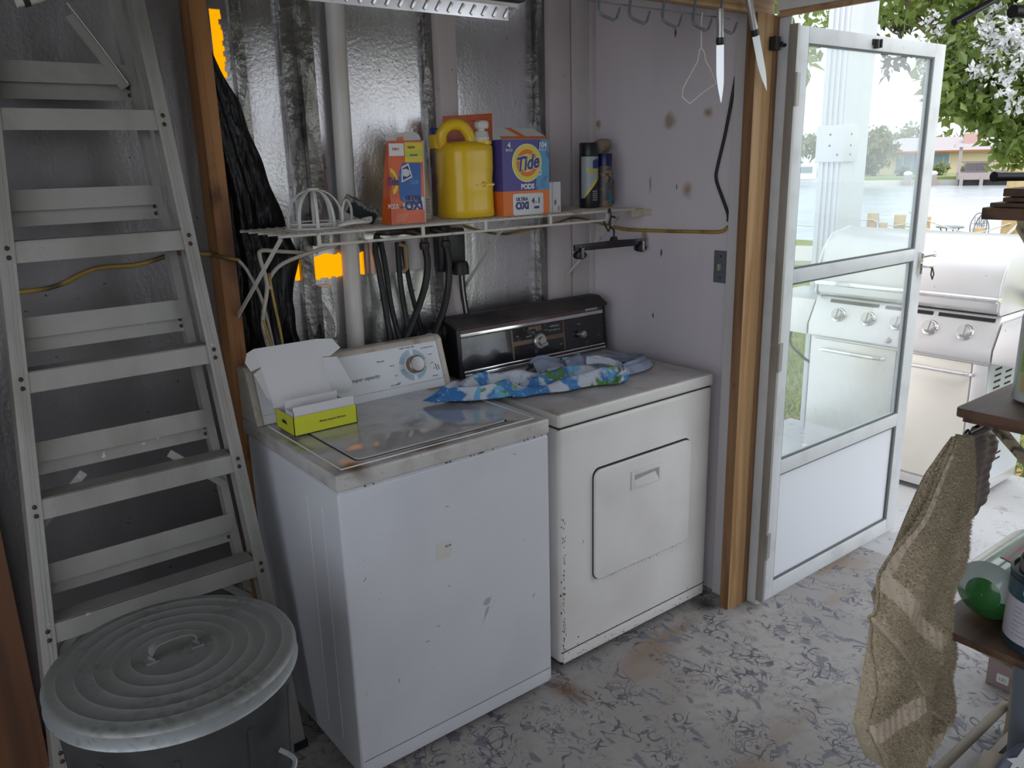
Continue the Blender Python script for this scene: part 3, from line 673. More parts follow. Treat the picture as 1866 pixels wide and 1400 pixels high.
for p, q in zip(P, P[1:]): b.bar(p, q, .019, .0025, (0, 0, 1) if abs((q-p).z) < .012 else (1, 0, 0))
for sx_ in (-1, 1): b.box(hx+sx_*.044-.012, hx+sx_*.044+.012, hy-.012, hy+.012, .711, .7145)
b.build('lid_handle', m_galv, lo)
b = B().tube(smoothpath([(tcx+.13, tcy-.178, .52), (tcx+.15, tcy-.205, .50), (tcx+.11, tcy-.235, .49), (tcx+.07, tcy-.218, .50), (tcx+.06, tcy-.208, .52)], 4), .005, 6)
b.build('side_handle', m_galvrim, tn)
# board leaning beside the ladder, and a timber offcut on the floor behind the can
b = B().box(-1.05, -.662, .655, .682, 0, 1.25)
tag(b.build('wooden_board', m_plank), 'dark stained wooden board standing at the far left behind the step ladder', 'board')
b = B().box(-.58, -.40, .46, .55, 0, .36); tag(b.build('timber_offcut', m_charred, bevel=.004), 'orange brown timber offcut standing behind the ladder and trash can', 'timber')

# ================================================================ WIRE SHELF over the machines
SZ = 1.470
sh = thing('wire_shelf', 'white wire wall shelf above the washer and dryer holding detergents', 'shelf', (.79, .59, SZ))
b = B()
for y in (.442, .735, .59, .515, .665): b.tube([(.095, y, SZ-.004), (1.500, y, SZ-.004)], .0032 if y not in (.442, .735) else .0042, 6)
n = 52
for k in range(n):
    x = .10+1.395*k/(n-1); b.tube([(x, .736, SZ), (x, .444, SZ), (x, .440, SZ-.006)], .0026, 5)
b.build('wire_deck', m_wirewhite, sh)
b = B(); b.tube([(.205, .436, SZ-.036), (1.36, .436, SZ-.036)], .0045, 8); b.tube([(.10, .438, SZ-.004), (1.50, .438, SZ-.004)], .0042, 8)
for x in (.212, .56, .80, 1.08, 1.355): b.box(x-.005, x+.005, .434, .440, SZ-.038, SZ-.004)
b.build('front_rail', m_wirewhite, sh)
for x, xw in ((.108, .052), (.905, .905), (1.46, 1.425)):
    b = B(); b.bar((x, .455, SZ-.010), (xw, .728, SZ-.265), .011, .006, (1, 0, 0)).bar((xw, .730, SZ-.255), (xw, .736, SZ-.315), .014, .004, (0, 1, 0))
    ncyl(b, (xw, .733, SZ-.300), (0, -1, 0), [(.007, 0), (.006, .004)], 10)
    b.build('support_brace', m_wirewhite, sh)
b = B().box(1.505, 1.575, .455, .475, SZ-.036, SZ-.008).box(1.568, 1.575, .42, .48, SZ-.034, SZ-.008); b.build('end_bracket', mat('cream_plastic_bracket', (.55, .48, .36), .5), sh, bevel=.002)

# ---------------------------------------------------------------- things on the shelf
def flat(b, poly, O, U, V, mi=0, lift=0.): return b.prism(poly, O, U, V, Vector(U).cross(Vector(V)).normalized(), .0005, mi, off=lift)
m_or = mat('orange_red_film', (.68, .115, .02), .30, layers=[('n', 8, (.52, .06, .012), .45, .7)], bump=[('n', 10, .25)])
m_or2 = mat('orange_card', (.72, .17, .03), .5)
m_yl = mat('print_yellow', (.72, .55, .03), .4); m_yg = mat('print_lime', (.50, .55, .03), .4)
m_nv = mat('print_navy', (.03, .035, .17), .45); m_bl = mat('print_blue', (.02, .10, .36), .4, layers=[('n', 30, (.06, .30, .55), .55, .75)])
m_wh = mat('print_white', (.72, .72, .72), .5); m_sil = mat('print_silver', (.46, .46, .48), .35, .3)
m_pur = mat('indigo_card', (.075, .06, .26), .45); m_cy = mat('print_cyan', (.08, .30, .48), .45, layers=[('n', 40, (.10, .12, .40), .5, .7)])
# laundry pod pouch
po_ = thing('detergent_pouch', 'opened orange film pouch of laundry pods with torn white top, leftmost on the shelf', 'detergent pouch', (.53, .51, SZ+.003))
bx0, bx1, z0, z1 = .470, .590, SZ+.003, SZ+.250
fo_ = Vector((bx0, .470, z0)); tilt = Vector((0, .035, z1-z0)).normalized(); PH = .250
b = B()
def pouch(u, v):
    z = u*PH; wid = (bx1-bx0)*(1+.05*u); x = bx0+.022*u+wid*v
    return fo_+X*(x-bx0)+tilt*z
def pback(u, v):
    p = pouch(u, v); return p+Y*(.058*(1-u)**.8+.003)
b.add([pouch(0, 0), pouch(0, 1), pouch(1, 1), pouch(1, 0)], [(0, 1, 2, 3)])
k = 8; vs = [pouch(i/k, 1) for i in range(k+1)]+[pback(i/k, 1) for i in range(k+1)]; b.add(vs, [(i, k+1+i, k+2+i, i+1) for i in range(k)])
vs = [pouch(i/k, 0) for i in range(k+1)]+[pback(i/k, 0) for i in range(k+1)]; b.add(vs, [(i, i+1, k+2+i, k+1+i) for i in range(k)])
vs = [pback(i/k, 0) for i in range(k+1)]+[pback(i/k, 1) for i in range(k+1)]; b.add(vs, [(i, i+1, k+2+i, k+1+i) for i in range(k)])
b.add([pouch(0, 0), pouch(0, 1), pback(0, 1), pback(0, 0)], [(0, 3, 2, 1)])
b.build('film_bag', m_or, po_)
PU = X; PV = tilt; PO = fo_-Y*.0006
def pu(f): return f*(bx1-bx0)
def pq(pts): # skewed with the bag's lean to the right
    return [(pu(u)+.022*v/PH*1.0+(.05*v/PH)*pu(u), v) for u, v in pts]
pd_ = B()
flat(pd_, pq([(.03, .205), (.45, .205), (.45, .242), (.03, .242)]), PO, PU, PV, 0)
flat(pd_, pq([(.47, .185), (.98, .185), (.98, .245), (.47, .245)]), PO, PU, PV, 1)
flat(pd_, pq([(.47, .200), (.98, .203), (.98, .222), (.47, .216)]), PO, PU, PV, 2, .0003)
flat(pd_, pq([(.28, .075), (.52, .052), (.90, .060), (.92, .182), (.40, .184), (.27, .150)]), PO, PU, PV, 3)
flat(pd_, pq([(.34, .125), (.66, .140), (.56, .182), (.36, .172)]), PO, PU, PV, 0, .0004)
flat(pd_, pq([(.38, .131), (.62, .143), (.54, .176), (.39, .168)]), PO, PU, PV, 4, .0008)
flat(pd_, [(x+.012, y) for x, y in ell(pu(.50), .154, .014, .012, 20)], PO, PU, PV, 5, .0012)
flat(pd_, [(x, y) for x, y in ell(pu(.02)+.013, .130, .026, .040, 24, -1.45, 1.45)], PO, PU, PV, 6)
flat(pd_, [(x, y) for x, y in ell(pu(.02)+.010, .130, .019, .030, 24, -1.45, 1.45)], PO, PU, PV, 7, .0004)
flat(pd_, pq([(.33, .046), (.98, .040), (.98, .078), (.62, .082), (.40, .078)]), PO, PU, PV, 5)
for q in range(5): flat(pd_, pq([(.12, .028-.005*q), (.52-.03*q, .028-.005*q), (.52-.03*q, .030-.005*q), (.12, .030-.005*q)]), PO, PU, PV, 8)
pd_.build('printed_panels', [m_wh, m_yl, m_yg, m_bl, m_nv, m_sil, m_yl, m_or2, mat('print_salmon', (.75, .30, .18), .5)], po_)
def ptxt(s, u, v, size, mt, **k): return text('lettering', s, size, PO-Y*.0012+PU*(pu(u)*(1+.05*v/PH)+.022*v/PH)+PV*v, PU, PV, mt, po_, **k)
ptxt('ULTRA', .66, .072, .018, m_nv, bold=.0006); ptxt('OXI', .68, .042, .036, m_nv, bold=.0016); ptxt('PODS', .07, .048, .019, m_wh, bold=.0003, sx=.75); ptxt('4in1', .36, .047, .013, m_nv)
ptxt('Tide', .09, .118, .034, m_nv, shear=.2, bold=.0012, sx=.62); ptxt('2 IN 1', .22, .222, .010, mat('print_red', (.6, .08, .03), .5), bold=.0004); ptxt('NEW', .66, .226, .011, m_nv); ptxt('tested', .72, .204, .011, m_bl)
b = B()
pts = [(0, 0), (.124, .002), (.122, .018), (.112, .028), (.08, .030), (.055, .026), (.036, .020), (.012, .012), (.008, .018), (0, .016)]
b.prism([(x+.022, y) for x, y in pts], fo_+tilt*PH+Y*.004, X, (tilt+Y*.3).normalized(), Y, .002); b.build('torn_inner_film', mat('milky_film', (.62, .60, .58), .4), po_)
B().prism([(.060, -.002), (.080, -.001), (.080, .012), (.060, .011)], fo_+tilt*PH+Y*.002, X, tilt, Y, .001).build('torn_flap', m_or2, po_)
B().tube([pouch(0, 1)+X*.001, pouch(.5, 1)+X*.001, pouch(1, 1)+X*.001], .0022, 6).build('side_seal', mat('pale_seam', (.70, .52, .42), .4), po_)
# refill bottle behind it
rb_ = thing('refill_bottle', 'beige translucent spray refill bottle tucked between orange pouch and yellow jug', 'bottle', (.652, .605, SZ+.003))
b = B().loft([(.652, .605, SZ+.003, .042, .030), (.652, .605, SZ+.012, .046, .033), (.651, .605, SZ+.080, .045, .033), (.650, .605, SZ+.125, .036, .030), (.648, .605, SZ+.185, .020, .020), (.647, .605, SZ+.200, .015, .015)], 28, 0, 3)
b.build('bottle_body', mat('beige_translucent_plastic', (.47, .42, .36), .4), rb_)
b = B().lathe([(.016, 0), (.016, .028), (.012, .034)], (.647, .605, SZ+.198), 20); b.build('cap', m_or2, rb_)
b = B(); flat(b, rrect(-.018, .018, .018, .075, .003), (.662, .5705, SZ+.003), X, Z, 0); flat(b, [(-.036, .02), (-.024, .02), (-.022, .10), (-.034, .10)], (.658, .5715, SZ+.003), X, Z, 1)
for q in range(7): flat(b, [(-.014, .022+.007*q), (.014-.002*(q % 3), .022+.007*q), (.014-.002*(q % 3), .025+.007*q), (-.014, .025+.007*q)], (.662, .570, SZ+.003), X, Z, 2, .0004)
b.build('bottle_label', [mat('label_cream', (.50, .47, .43), .5), m_or2, m_printgrey], rb_)
# yellow jug with a tap cap
jx, jy = .805, .552; J0 = SZ+.003
jg = thing('detergent_jug', 'large yellow plastic detergent jug with looped handle and white tap cap', 'jug', (jx, jy, J0))
m_jug = mat('yellow_jug_plastic', (.78, .50, .018), .32, layers=[('n', 3, (.70, .43, .012), .4, .7)], coat=.15)
b = B()
b.loft([(jx, jy, J0, .080, .074), (jx, jy, J0+.006, .088, .082), (jx, jy, J0+.03, 0.0860, 0.0800), (jx, jy, J0+.085, 0.0850, 0.0790), (jx, jy, J0+.105, .086, .081), (jx, jy, J0+.118, 0.0835, 0.0780), (jx, jy, J0+.16, 0.0870, 0.0810), (jx, jy, J0+.205, 0.0870, 0.0810), (jx, jy, J0+.228, .087, .081), (jx, jy, J0+.240, .070, .066), (jx+.005, jy, J0+.246, .035, .035)], 48, 0, 3.2)
b.build('jug_body', m_jug, jg, smooth=70)
b = B(); ncyl(b, (jx+.020, jy-.074, J0+.108), (0, -1, 0), [(.010, 0), (.008, .009), (.004, .011)], 16); b.bar((jx-.01, jy-.079, J0+.106), (jx+.06, jy-.079, J0+.106), .010, .006); b.build('grip_ridge', m_jug, jg, smooth=60)
P = smoothpath([(jx-.074, jy+.018, J0+.222), (jx-.078, jy+.010, J0+.268), (jx-.052, jy, J0+.296), (jx-.012, jy-.012, J0+.294), (jx+.012, jy-.02, J0+.262), (jx+.016, jy-.024, J0+.230)], 6)
B().tube(P, [.0185]*len(P), 14).build('jug_handle', m_jug, jg, smooth=80)
B().lathe([(.030, .225), (.030, .262), (.026, .268)], (jx-.076, jy+.036, J0), 24).build('filler_neck', m_jug, jg)
B().lathe([(.026, .268), (.026, .285), (.024, .288)], (jx-.076, jy+.036, J0), 24).build('filler_cap', mat('navy_cap', (.02, .03, .15), .4), jg)
m_cap = mat('white_cap_plastic', (.62, .60, .56), .35)
tx, ty = jx+.048, jy-.036
b = B().lathe([(.034, .234), (.034, .246)], (tx, ty, J0), 24, 1).lathe([(.027, .246), (.0275, .256), (.025, .259), (.023, .272), (.021, .275), (.012, .276), (.012, .288)], (tx, ty, J0), 24).loft([(tx, ty-.004, J0+.284, .019, .013), (tx, ty-.004, J0+.290, .022, .016), (tx, ty-.004, J0+.303, .022, .016), (tx, ty-.004, J0+.309, .015, .012)], 20)
b.build('tap_cap', [m_cap, m_jug], jg)
# orange pouch behind jug and box
b = B(); b.add([(.820, .655, J0), (1.000, .655, J0), (1.030, .690, J0+.345), (.822, .690, J0+.332), (.820, .700, J0), (1.000, .700, J0), (1.030, .694, J0+.345), (.822, .694, J0+.332)], [(0, 1, 2, 3), (4, 7, 6, 5), (0, 4, 5, 1), (1, 5, 6, 2), (2, 6, 7, 3), (3, 7, 4, 0)])
op = thing('refill_pouch', 'flat orange refill pouch standing behind the yellow jug and blue box', 'pouch', (.92, .68, J0)); b.build('film_bag', m_or, op)
text('lettering', 'laundry detergent', .014, (.925, .686, J0+.315), (1, 0, .02), (0, .1, 1), mat('print_salmon_b', (.70, .22, .12), .5), op); text('lettering', '39', .030, (.985, .683, J0+.285), (1, 0, .02), (0, .1, 1), mat('print_salmon_c', (.70, .30, .18), .5), op, bold=.0006)
# big carton of pods
bx = thing('detergent_box', 'blue and orange laundry pod carton with its top flap raised, beside yellow jug', 'carton', (.99, .53, J0))
q0, q1, qy0, qy1, qh = .894, 1.096, .460, .600, .248
b = B().box(q0, q1, qy0, qy1, J0, J0+.081, 1).box(q0, q1, qy0, qy1, J0+.081, J0+qh, 0); b.build('carton', [m_pur, m_or2], bx)
BO = (q0, qy0-.0006, J0); b = B()
flat(b, [(.140, .081), (.202, .081), (.202, .246), (.165, .246), (.150, .20)], BO, X, Z, 6)
flat(b, rrect(.040, .174, .0, .0716, .008), BO, X, Z, 5)
C0 = (.1040, .1716)
flat(b, ell(*C0, .0650, .0625, 44), BO, X, Z, 5, .0004); flat(b, ell(*C0, .062, .0592, 44), BO, X, Z, 1, .0008)
flat(b, ell(*C0, .046, .0445, 44), BO, X, Z, 2, .0012); flat(b, ell(*C0, .031, .030, 44), BO, X, Z, 1, .0016)
flat(b, ell(.157, .139, .010, .0105, 24), BO, X, Z, 5, .002)
flat(b, [(.152, .1382), (.162, .1382), (.162, .1398), (.152, .1398)], BO, X, Z, 3, .0025); flat(b, [(.1562, .134), (.1578, .134), (.1578, .144), (.1562, .144)], BO, X, Z, 3, .0025)
b.build('printed_panels', [m_pur, m_yl, m_or2, m_nv, m_bl, m_sil, m_cy], bx)
def bt(s, u, v, size, mt, lift=.001, **k): return text('lettering', s, size, (q0+u, qy0-.0006-lift, J0+v), X, Z, mt, bx, **k)
text('lettering', 'Tide', .066, (q0+.104, qy0-.0032, J0+.150), (1, 0, .16), (0, 0, 1), m_wh, bx, shear=.18, bold=.0042, sx=.84)
text('lettering', 'Tide', .066, (q0+.104, qy0-.0040, J0+.150), (1, 0, .16), (0, 0, 1), m_nv, bx, shear=.18, bold=.0018, sx=.84)
bt('PODS', .104, .087, .023, m_wh, bold=.0010); bt('ULTRA', .079, .048, .0165, m_nv, bold=.0004); bt('OXI', .080, .021, .032, m_nv, bold=.0018); bt('4', .128, .037, .027, m_nv, bold=.0006); bt('1', .154, .037, .027, m_nv, bold=.0006); bt('in', .141, .039, .008, m_nv)
bt('0600', .143, .020, .011, m_nv, bold=.0006); bt('4', .028, .222, .024, m_wh, bold=.0008); bt('BAGS', .028, .210, .012, m_wh); bt('104', .172, .222, .024, m_wh, .002, bold=.0008); bt('PACS', .172, .210, .012, m_wh, .002)
b = B(); fl = [(0, 0), (.206, 0), (.206, .004), (.165, .055), (.010, .055), (0, .03)]
FO = (q0, qy0+.004, J0+qh); FVv = Vector((0, .75, .66)).normalized()
b.prism(fl, FO, X, FVv, Vector(X).cross(FVv), .002, 0)
flat(b, [(0, 0), (.206, 0), (.206, .004), (.200, .012), (0, .012)], Vector(FO)+Vector((0, -.0012, .0014)), X, FVv, 1, .001); flat(b, [(.085, .012), (.110, .012), (.070, .055), (.045, .055)], Vector(FO)+Vector((0, -.0012, .0014)), X, FVv, 1, .001)
b.build('raised_flap', [mat('white_card', (.60, .58, .57), .6), m_or2], bx)
# small white carton
b = B().box(1.100, 1.158, .470, .560, J0, J0+.105); o = b.build('small_carton', mat('grey_white_card', (.56, .55, .56), .6), bevel=.001)
sc_ = thing('medicine_carton', 'small plain white carton beside the blue and orange box', 'carton', (1.129, .515, J0)); o.parent = sc_; o.location = (1.129-1.129, 0, 0)
b = B(); flat(b, [(.018, .0), (.0195, .0), (.0195, .105), (.018, .105)], (1.100, .4696, J0), X, Z, 0); flat(b, [(.044, .006), (.052, .006), (.052, .022), (.044, .022)], (1.100, .4696, J0), X, Z, 1); flat(b, ell(.032, .035, .006, .010, 16), (1.100, .4696, J0), X, Z, 0)
b.build('printed_marks', [m_printgrey, mat('print_pink', (.5, .18, .25), .5)], sc_)
# aerosol cans and a bottle at the corner end
def aero(name, lab, x, y, r, h, hc, body, cap, gap=.006):
    t = thing(name, lab, 'spray can', (x, y, J0))
    B().lathe([(r*.97, 0), (r, .004), (r, h), (r*.93, h+gap)], (x, y, J0), 32).build('can_body', body, t)
    B().lathe([(r*.98, h+.002), (r*.98, h+hc-.004), (r*.92, h+hc)], (x, y, J0), 32).build('cap', cap, t); return t
def wrap(b, x, y, r, poly, mi, n=1):
    """bend a flat (angle*r, z) outline round a can, facing the room"""
    vs = [(x+r*math.sin(u/r-.65), y-r*math.cos(u/r-.65), J0+z) for u, z in poly]; return b.add(vs, [tuple(range(len(vs)))], mi)
def wraprect(b, x, y, r, u0, u1, f0, f1, mi, k=10):
    for i in range(k):
        a, c = u0+(u1-u0)*i/k, u0+(u1-u0)*(i+1)/k; wrap(b, x, y, r, [(a, f0(a)), (c, f0(c)), (c, f1(c)), (a, f1(a))], mi)
ax_, ay_, ar = 1.392, .575, .036
t = aero('starch_can', 'tall starch spray can with black cap, left of the blue capped can', ax_, ay_, ar, .190, .048, m_black, m_black)
b = B(); wraprect(b, ax_, ay_, ar+.0008, -.035, .05, lambda u: .06+.05*math.sin(max(-.02, u)*25), lambda u: .188, 0); wraprect(b, ax_, ay_, ar+.0012, -.02, .05, lambda u: .060+.05*math.sin(max(-.02, u)*25), lambda u: .072+.05*math.sin(max(-.02, u)*25), 1)
wraprect(b, ax_, ay_, ar+.0012, .012, .05, lambda u: .145, lambda u: .180-abs(u-.03)*.4, 2)
for q in range(5): wraprect(b, ax_, ay_, ar+.0010, .012, .04, lambda u: .028+.008*q, lambda u: .031+.008*q, 3, 4)
b.build('printed_label', [mat('pale_blue_label', (.36, .42, .46), .4, layers=[('n', 20, (.42, .38, .28), .5, .7)]), m_yl, m_nv, m_sil], t)
lt_ = text('lettering', 'Niagara', .030, (0, 0, 0), X, Z, m_yl, t, bold=.0006, align='LEFT', sx=.55)
for v_ in lt_.data.vertices:
    a_ = (v_.co.x+.004)/ar-1.10; r_ = ar+.0016-v_.co.y; z_ = v_.co.z
    v_.co = (ax_+r_*math.sin(a_), ay_-r_*math.cos(a_), J0+.128+z_)
cx2, cy2, cr = 1.462, .560, .029
t = aero('fabric_spray_can', 'slim spray can with dark blue cap, in the shelf corner', cx2, cy2, cr, .150, .048, mat('brown_grey_can_print', (.10, .09, .09), .4, layers=[('n', 25, (.30, .17, .10), .5, .62), ('n', 14, (.05, .16, .22), .58, .66)]), mat('dark_blue_cap', (.012, .014, .10), .35))
b = B(); wraprect(b, cx2, cy2, cr+.0008, .0, .045, lambda u: .092, lambda u: .135, 0, 6); wraprect(b, cx2, cy2, cr+.0008, .010, .045, lambda u: .012, lambda u: .060, 1, 6); b.build('printed_label', [mat('tan_print', (.30, .19, .12), .5, layers=[('n', 60, (.06, .05, .05), .5, .58)]), mat('teal_print', (.05, .14, .19), .5, layers=[('n', 50, (.10, .30, .36), .55, .7)])], t)
b = B().loft([(1.528, .630, J0, .036, .022), (1.528, .630, J0+.006, .042, .026), (1.530, .630, J0+.09, .042, .026), (1.518, .630, J0+.125, .030, .022), (1.508, .630, J0+.155, .018, .015), (1.506, .630, J0+.170, .014, .012)], 28, 0, 3)
t = thing('cleaner_bottle', 'royal blue cleaner bottle with pale label, behind the blue capped can', 'bottle', (1.528, .63, J0)); b.build('bottle_body', mat('royal_blue_plastic', (.02, .10, .40), .35), t)
b = B(); flat(b, rrect(-.030, .016, .012, .085, .012), (1.524, .6025, J0), X, Z, 0); flat(b, rrect(.026, .034, .02, .085, .003), (1.524, .6025, J0), X, Z, 1); b.build('bottle_label', [mat('pale_label', (.30, .36, .42), .5), mat('amber_label', (.48, .25, .06), .5)], t)
B().lathe([(.013, .168), (.013, .190)], (1.506, .63, J0), 16).build('cap', m_nv, t)
# dusty trigger head lying across the cans
b = B().loft([(1.470, .590, J0+.200, .030, .020), (1.472, .590, J0+.212, .038, .026), (1.476, .590, J0+.228, .042, .028), (1.482, .590, J0+.246, .034, .022), (1.484, .590, J0+.252, .016, .012)], 24, 0, 2.4)
b.tube([(1.445, .585, J0+.232), (1.420, .585, J0+.231), (1.405, .585, J0+.229)], .009, 10)
tag(b.build('scrub_sponge', mat('dusty_tan_sponge', (.28, .22, .15), .8, layers=[('n', 30, (.16, .12, .08), .5, .65)], bump=[('n', 40, .5)])), 'tan dusty sponge lying on top of the slim blue capped can', 'sponge')

# ================================================================ ON AND ABOVE THE MACHINES
# bright yellow-green carton with open lid
gb = thing('open_carton', 'small open lime green carton with white inside, standing on the washing machine', 'box', (.138, .40, .918))
m_lime = mat('lime_card', (.58, .60, .035), .45); m_card = mat('white_card_inside', (.62, .61, .62), .6)
g0, g1, gy0, gy1, gz, gh = .041, .236, .334, .460, .9236, .056
def box_wall(b, x0, x1, y0, y1, z0, z1):   # outside lime, inside white
    b.box(x0, x1, y0, y1, z0, z1)
b = B().box(g0, g1, gy0, gy0+.002, gz, gz+gh).box(g0, g0+.002, gy0, gy1, gz, gz+gh).box(g1-.002, g1, gy0, gy1, gz, gz+gh).box(g0, g1, gy1-.002, gy1, gz, gz+gh).box(g0, g1, gy0, gy1, gz, gz+.002)
o = b.build('base', [m_card, m_lime], gb)
cxm, cym = (g0+g1)/2, (gy0+gy1)/2
for p in o.data.polygons:
    c = p.center; n_ = p.normal
    if (n_.y < -.5 and c.y < gy0+.001) or (n_.x < -.5 and c.x < g0+.001) or (n_.x > .5 and c.x > g1-.001) or (n_.y > .5 and c.y > gy1-.001): p.material_index = 1
b = B().box(g0+.004, g1-.004, gy0+.006, gy0+.0075, gz+.02, gz+gh+.026).box(g0+.004, g1-.03, gy0+.060, gy0+.0615, gz+.02, gz+gh+.035).box(g0+.004, g0+.0055, gy0+.006, gy0+.06, gz+.02, gz+gh+.012).box(g0+.004, g1-.004, gy0+.006, gy0+.06, gz+.020, gz+.022)
b.build('inner_tray', m_card, gb)
b = B(); th_ = .0012
hl = Vector((0, gy1, gz+gh)); l1 = Vector((0, .036, .118)); l2 = Vector((0, .020, .052)); W0, W1 = g0-.004, g1-.008
def pnl(b, pts, n): n = Vector(n).normalized()*th_; b.add([Vector(p) for p in pts]+[Vector(p)+n for p in pts], [tuple(range(len(pts)-1, -1, -1)), tuple(range(len(pts), 2*len(pts)))]+[(i, (i+1) % len(pts), len(pts)+(i+1) % len(pts), len(pts)+i) for i in range(len(pts))])
A = X*W0+hl; Bq = X*W1+hl; sh_ = X*-.012
pnl(b, [A, Bq, Bq+l1+sh_, A+l1+sh_], (0, 1, -.3))
C = A+l1+sh_; D = Bq+l1+sh_
pnl(b, [C, D, D+l2+sh_*.5, C+l2+sh_*.5], (0, 1, -.4))
pnl(b, [A+l1*.12, A+l1*.98+sh_, A+l1*.9+sh_+Vector((-.030, -.018, 0)), A+l1*.30+Vector((-.016, -.012, 0))], (-.5, 1, 0))
pnl(b, [Bq+l1*.06, Bq+l1*.98+sh_, Bq+l1*.98+sh_+Vector((.034, -.030, .002)), Bq+l1*.30+Vector((.050, -.040, 0)), Bq+l1*.08+Vector((.036, -.034, 0))], (.6, 1, 0))
pnl(b, [C, C+l2+sh_*.5, C+l2*.95+Vector((-.034, -.014, -.004)), C+l2*.5+Vector((-.046, -.018, -.004)), C+Vector((-.034, -.014, -.004))], (-.5, 1, 0))
pnl(b, [D, D+l2+sh_*.5, D+l2*.9+Vector((.036, -.022, .004)), D+l2*.4+Vector((.052, -.030, .002)), D+Vector((.020, -.012, 0))], (.6, 1, 0))
b.build('lid', m_card, gb)
text('lettering', 'onn.', .019, (g0-.0008, gy0+.062, gz+.026), -Y, Z, m_black, gb, bold=.0008); text('lettering', 'Please recycle this box', .009, (g0+.118, gy0-.0008, gz+.027), X, Z, m_black, gb)

# towel thrown over the dryer top and the edge of the washer
m_btowel = mat('blue_green_printed_terry', (.52, .55, .62), .9, layers=[('n', 9, (.045, .19, .46), .46, .54, (1, 1, 1), 3, .4), ('n', 13, (.13, .38, .58), .57, .64, (1.3, 1, 1), 2, .8), ('n', 7.5, (.10, .24, .06), .60, .64, (1, 1.4, 1), 2, 1.2), ('n', 90, (.55, .58, .66), .60, .70)], bump=[('n', 170, .7, (1, 1, 1), 2, 0, .006)])
m_btback = mat('pale_blue_terry', (.34, .38, .50), .95, layers=[('n', 20, (.27, .31, .43), .45, .65)], bump=[('n', 170, .7, (1, 1, 1), 2, 0, .006)])
cl = [(0, (.50, .36, .05)), (.12, (.585, .325, .13)), (.3, (.72, .335, .20)), (.5, (.88, .325, .22)), (.7, (1.02, .31, .25)), (.85, (1.13, .27, .24)), (1, (1.20, .24, .16))]
def tz(u, v, x):
    base = .9255 if x < .735 else .909
    if .675 < x < .775: base = max(base, .924-.10*abs(x-.70) if x < .73 else .921-.2*(x-.73))
    e = min(1, 7*v, 7*(1-v), 10*(1-u)+.05, 12*u+.02)
    f = .015+.013*math.sin(9*v+6*u)+.010*math.sin(17*v-11*u+1)+.007*math.sin(23*u+5*v)
    f += .030*math.exp(-((v-.10)/.10)**2)*min(1, 3*u)+.022*math.exp(-((v-.62)/.12)**2)
    return base+.003+max(.001, f*e)
def tow(u, v):
    cx_, cy_, wd_ = interp(cl, u); a = -.35+.6*u
    x = cx_+(v-.5)*wd_*math.sin(a)*.6+.006*math.sin(31*v+8*u); y = cy_+(v-.5)*wd_+.010*math.sin(19*u+4*v)
    return (x, min(y, .505), tz(u, v, x))
bt_ = thing('printed_towel', 'blue green and white printed terry towel crumpled across the dryer top', 'towel', (.9, .32, .91))
B().grid(tow, 110, 44).build('towel_front', m_btowel, bt_, thick=.005, smooth=80)
def roll(pts, rad, nn=16, wob=.25):
    P = smoothpath(pts, 8); k = len(P)
    b = B(); b.tube(P, [rad*(math.sin(PI*min(1, (i+1.2)/(k*.25)))*.5+.5 if i < k*.12 else 1)*(1+wob*math.sin(i*.9)) for i in range(k)], nn); return b
b = B()
def fold(pts, w0, hgt, seed, nu=46, nv=22):
    P = smoothpath(pts, 8)
    def f(u, v):
        p = P[min(len(P)-1, int(u*(len(P)-1)))]; q = P[min(len(P)-1, int(u*(len(P)-1))+1)]; d_ = (q-p); d_ = d_.normalized() if d_.length > 1e-6 else X
        sd = Vector((-d_.y, d_.x, 0)).normalized() if abs(d_.z) < .99 else Y
        ww = w0*(.6+.4*math.sin(PI*min(1, max(0, u))))
        prof_ = math.sin(PI*v)**.7*hgt*(.75+.25*math.sin(7*u+seed))
        return p+sd*(v-.5)*ww*2+Z*(prof_+.005*math.sin(21*v+9*u+seed)*math.sin(PI*v)+.002)
    b.grid(f, nu, nv)
fold([(1.00, .46, .907), (1.08, .478, .907), (1.16, .47, .907), (1.20, .42, .907)], .045, .052, 0)
fold([(1.14, .45, .907), (1.24, .46, .907), (1.34, .43, .907), (1.405, .37, .907), (1.40, .30, .907), (1.33, .25, .907), (1.22, .235, .907)], .048, .034, 2)
fold([(.78, .47, .907), (.86, .475, .907), (.96, .465, .907)], .03, .022, 4)
fold([(1.22, .36, .907), (1.28, .38, .907), (1.34, .37, .907)], .05, .020, 5)
b.build('towel_back', m_btback, bt_, smooth=80, label='plain pale blue back of the towel')
P = [(1.13, .31, .95), (1.17, .27, .955), (1.20, .22, .945), (1.17, .165, .93), (1.11, .14, .918)]
b = B(); fold(P, .024, .020, 1, 30, 14); b.build('towel_roll', m_btowel, bt_, smooth=80)

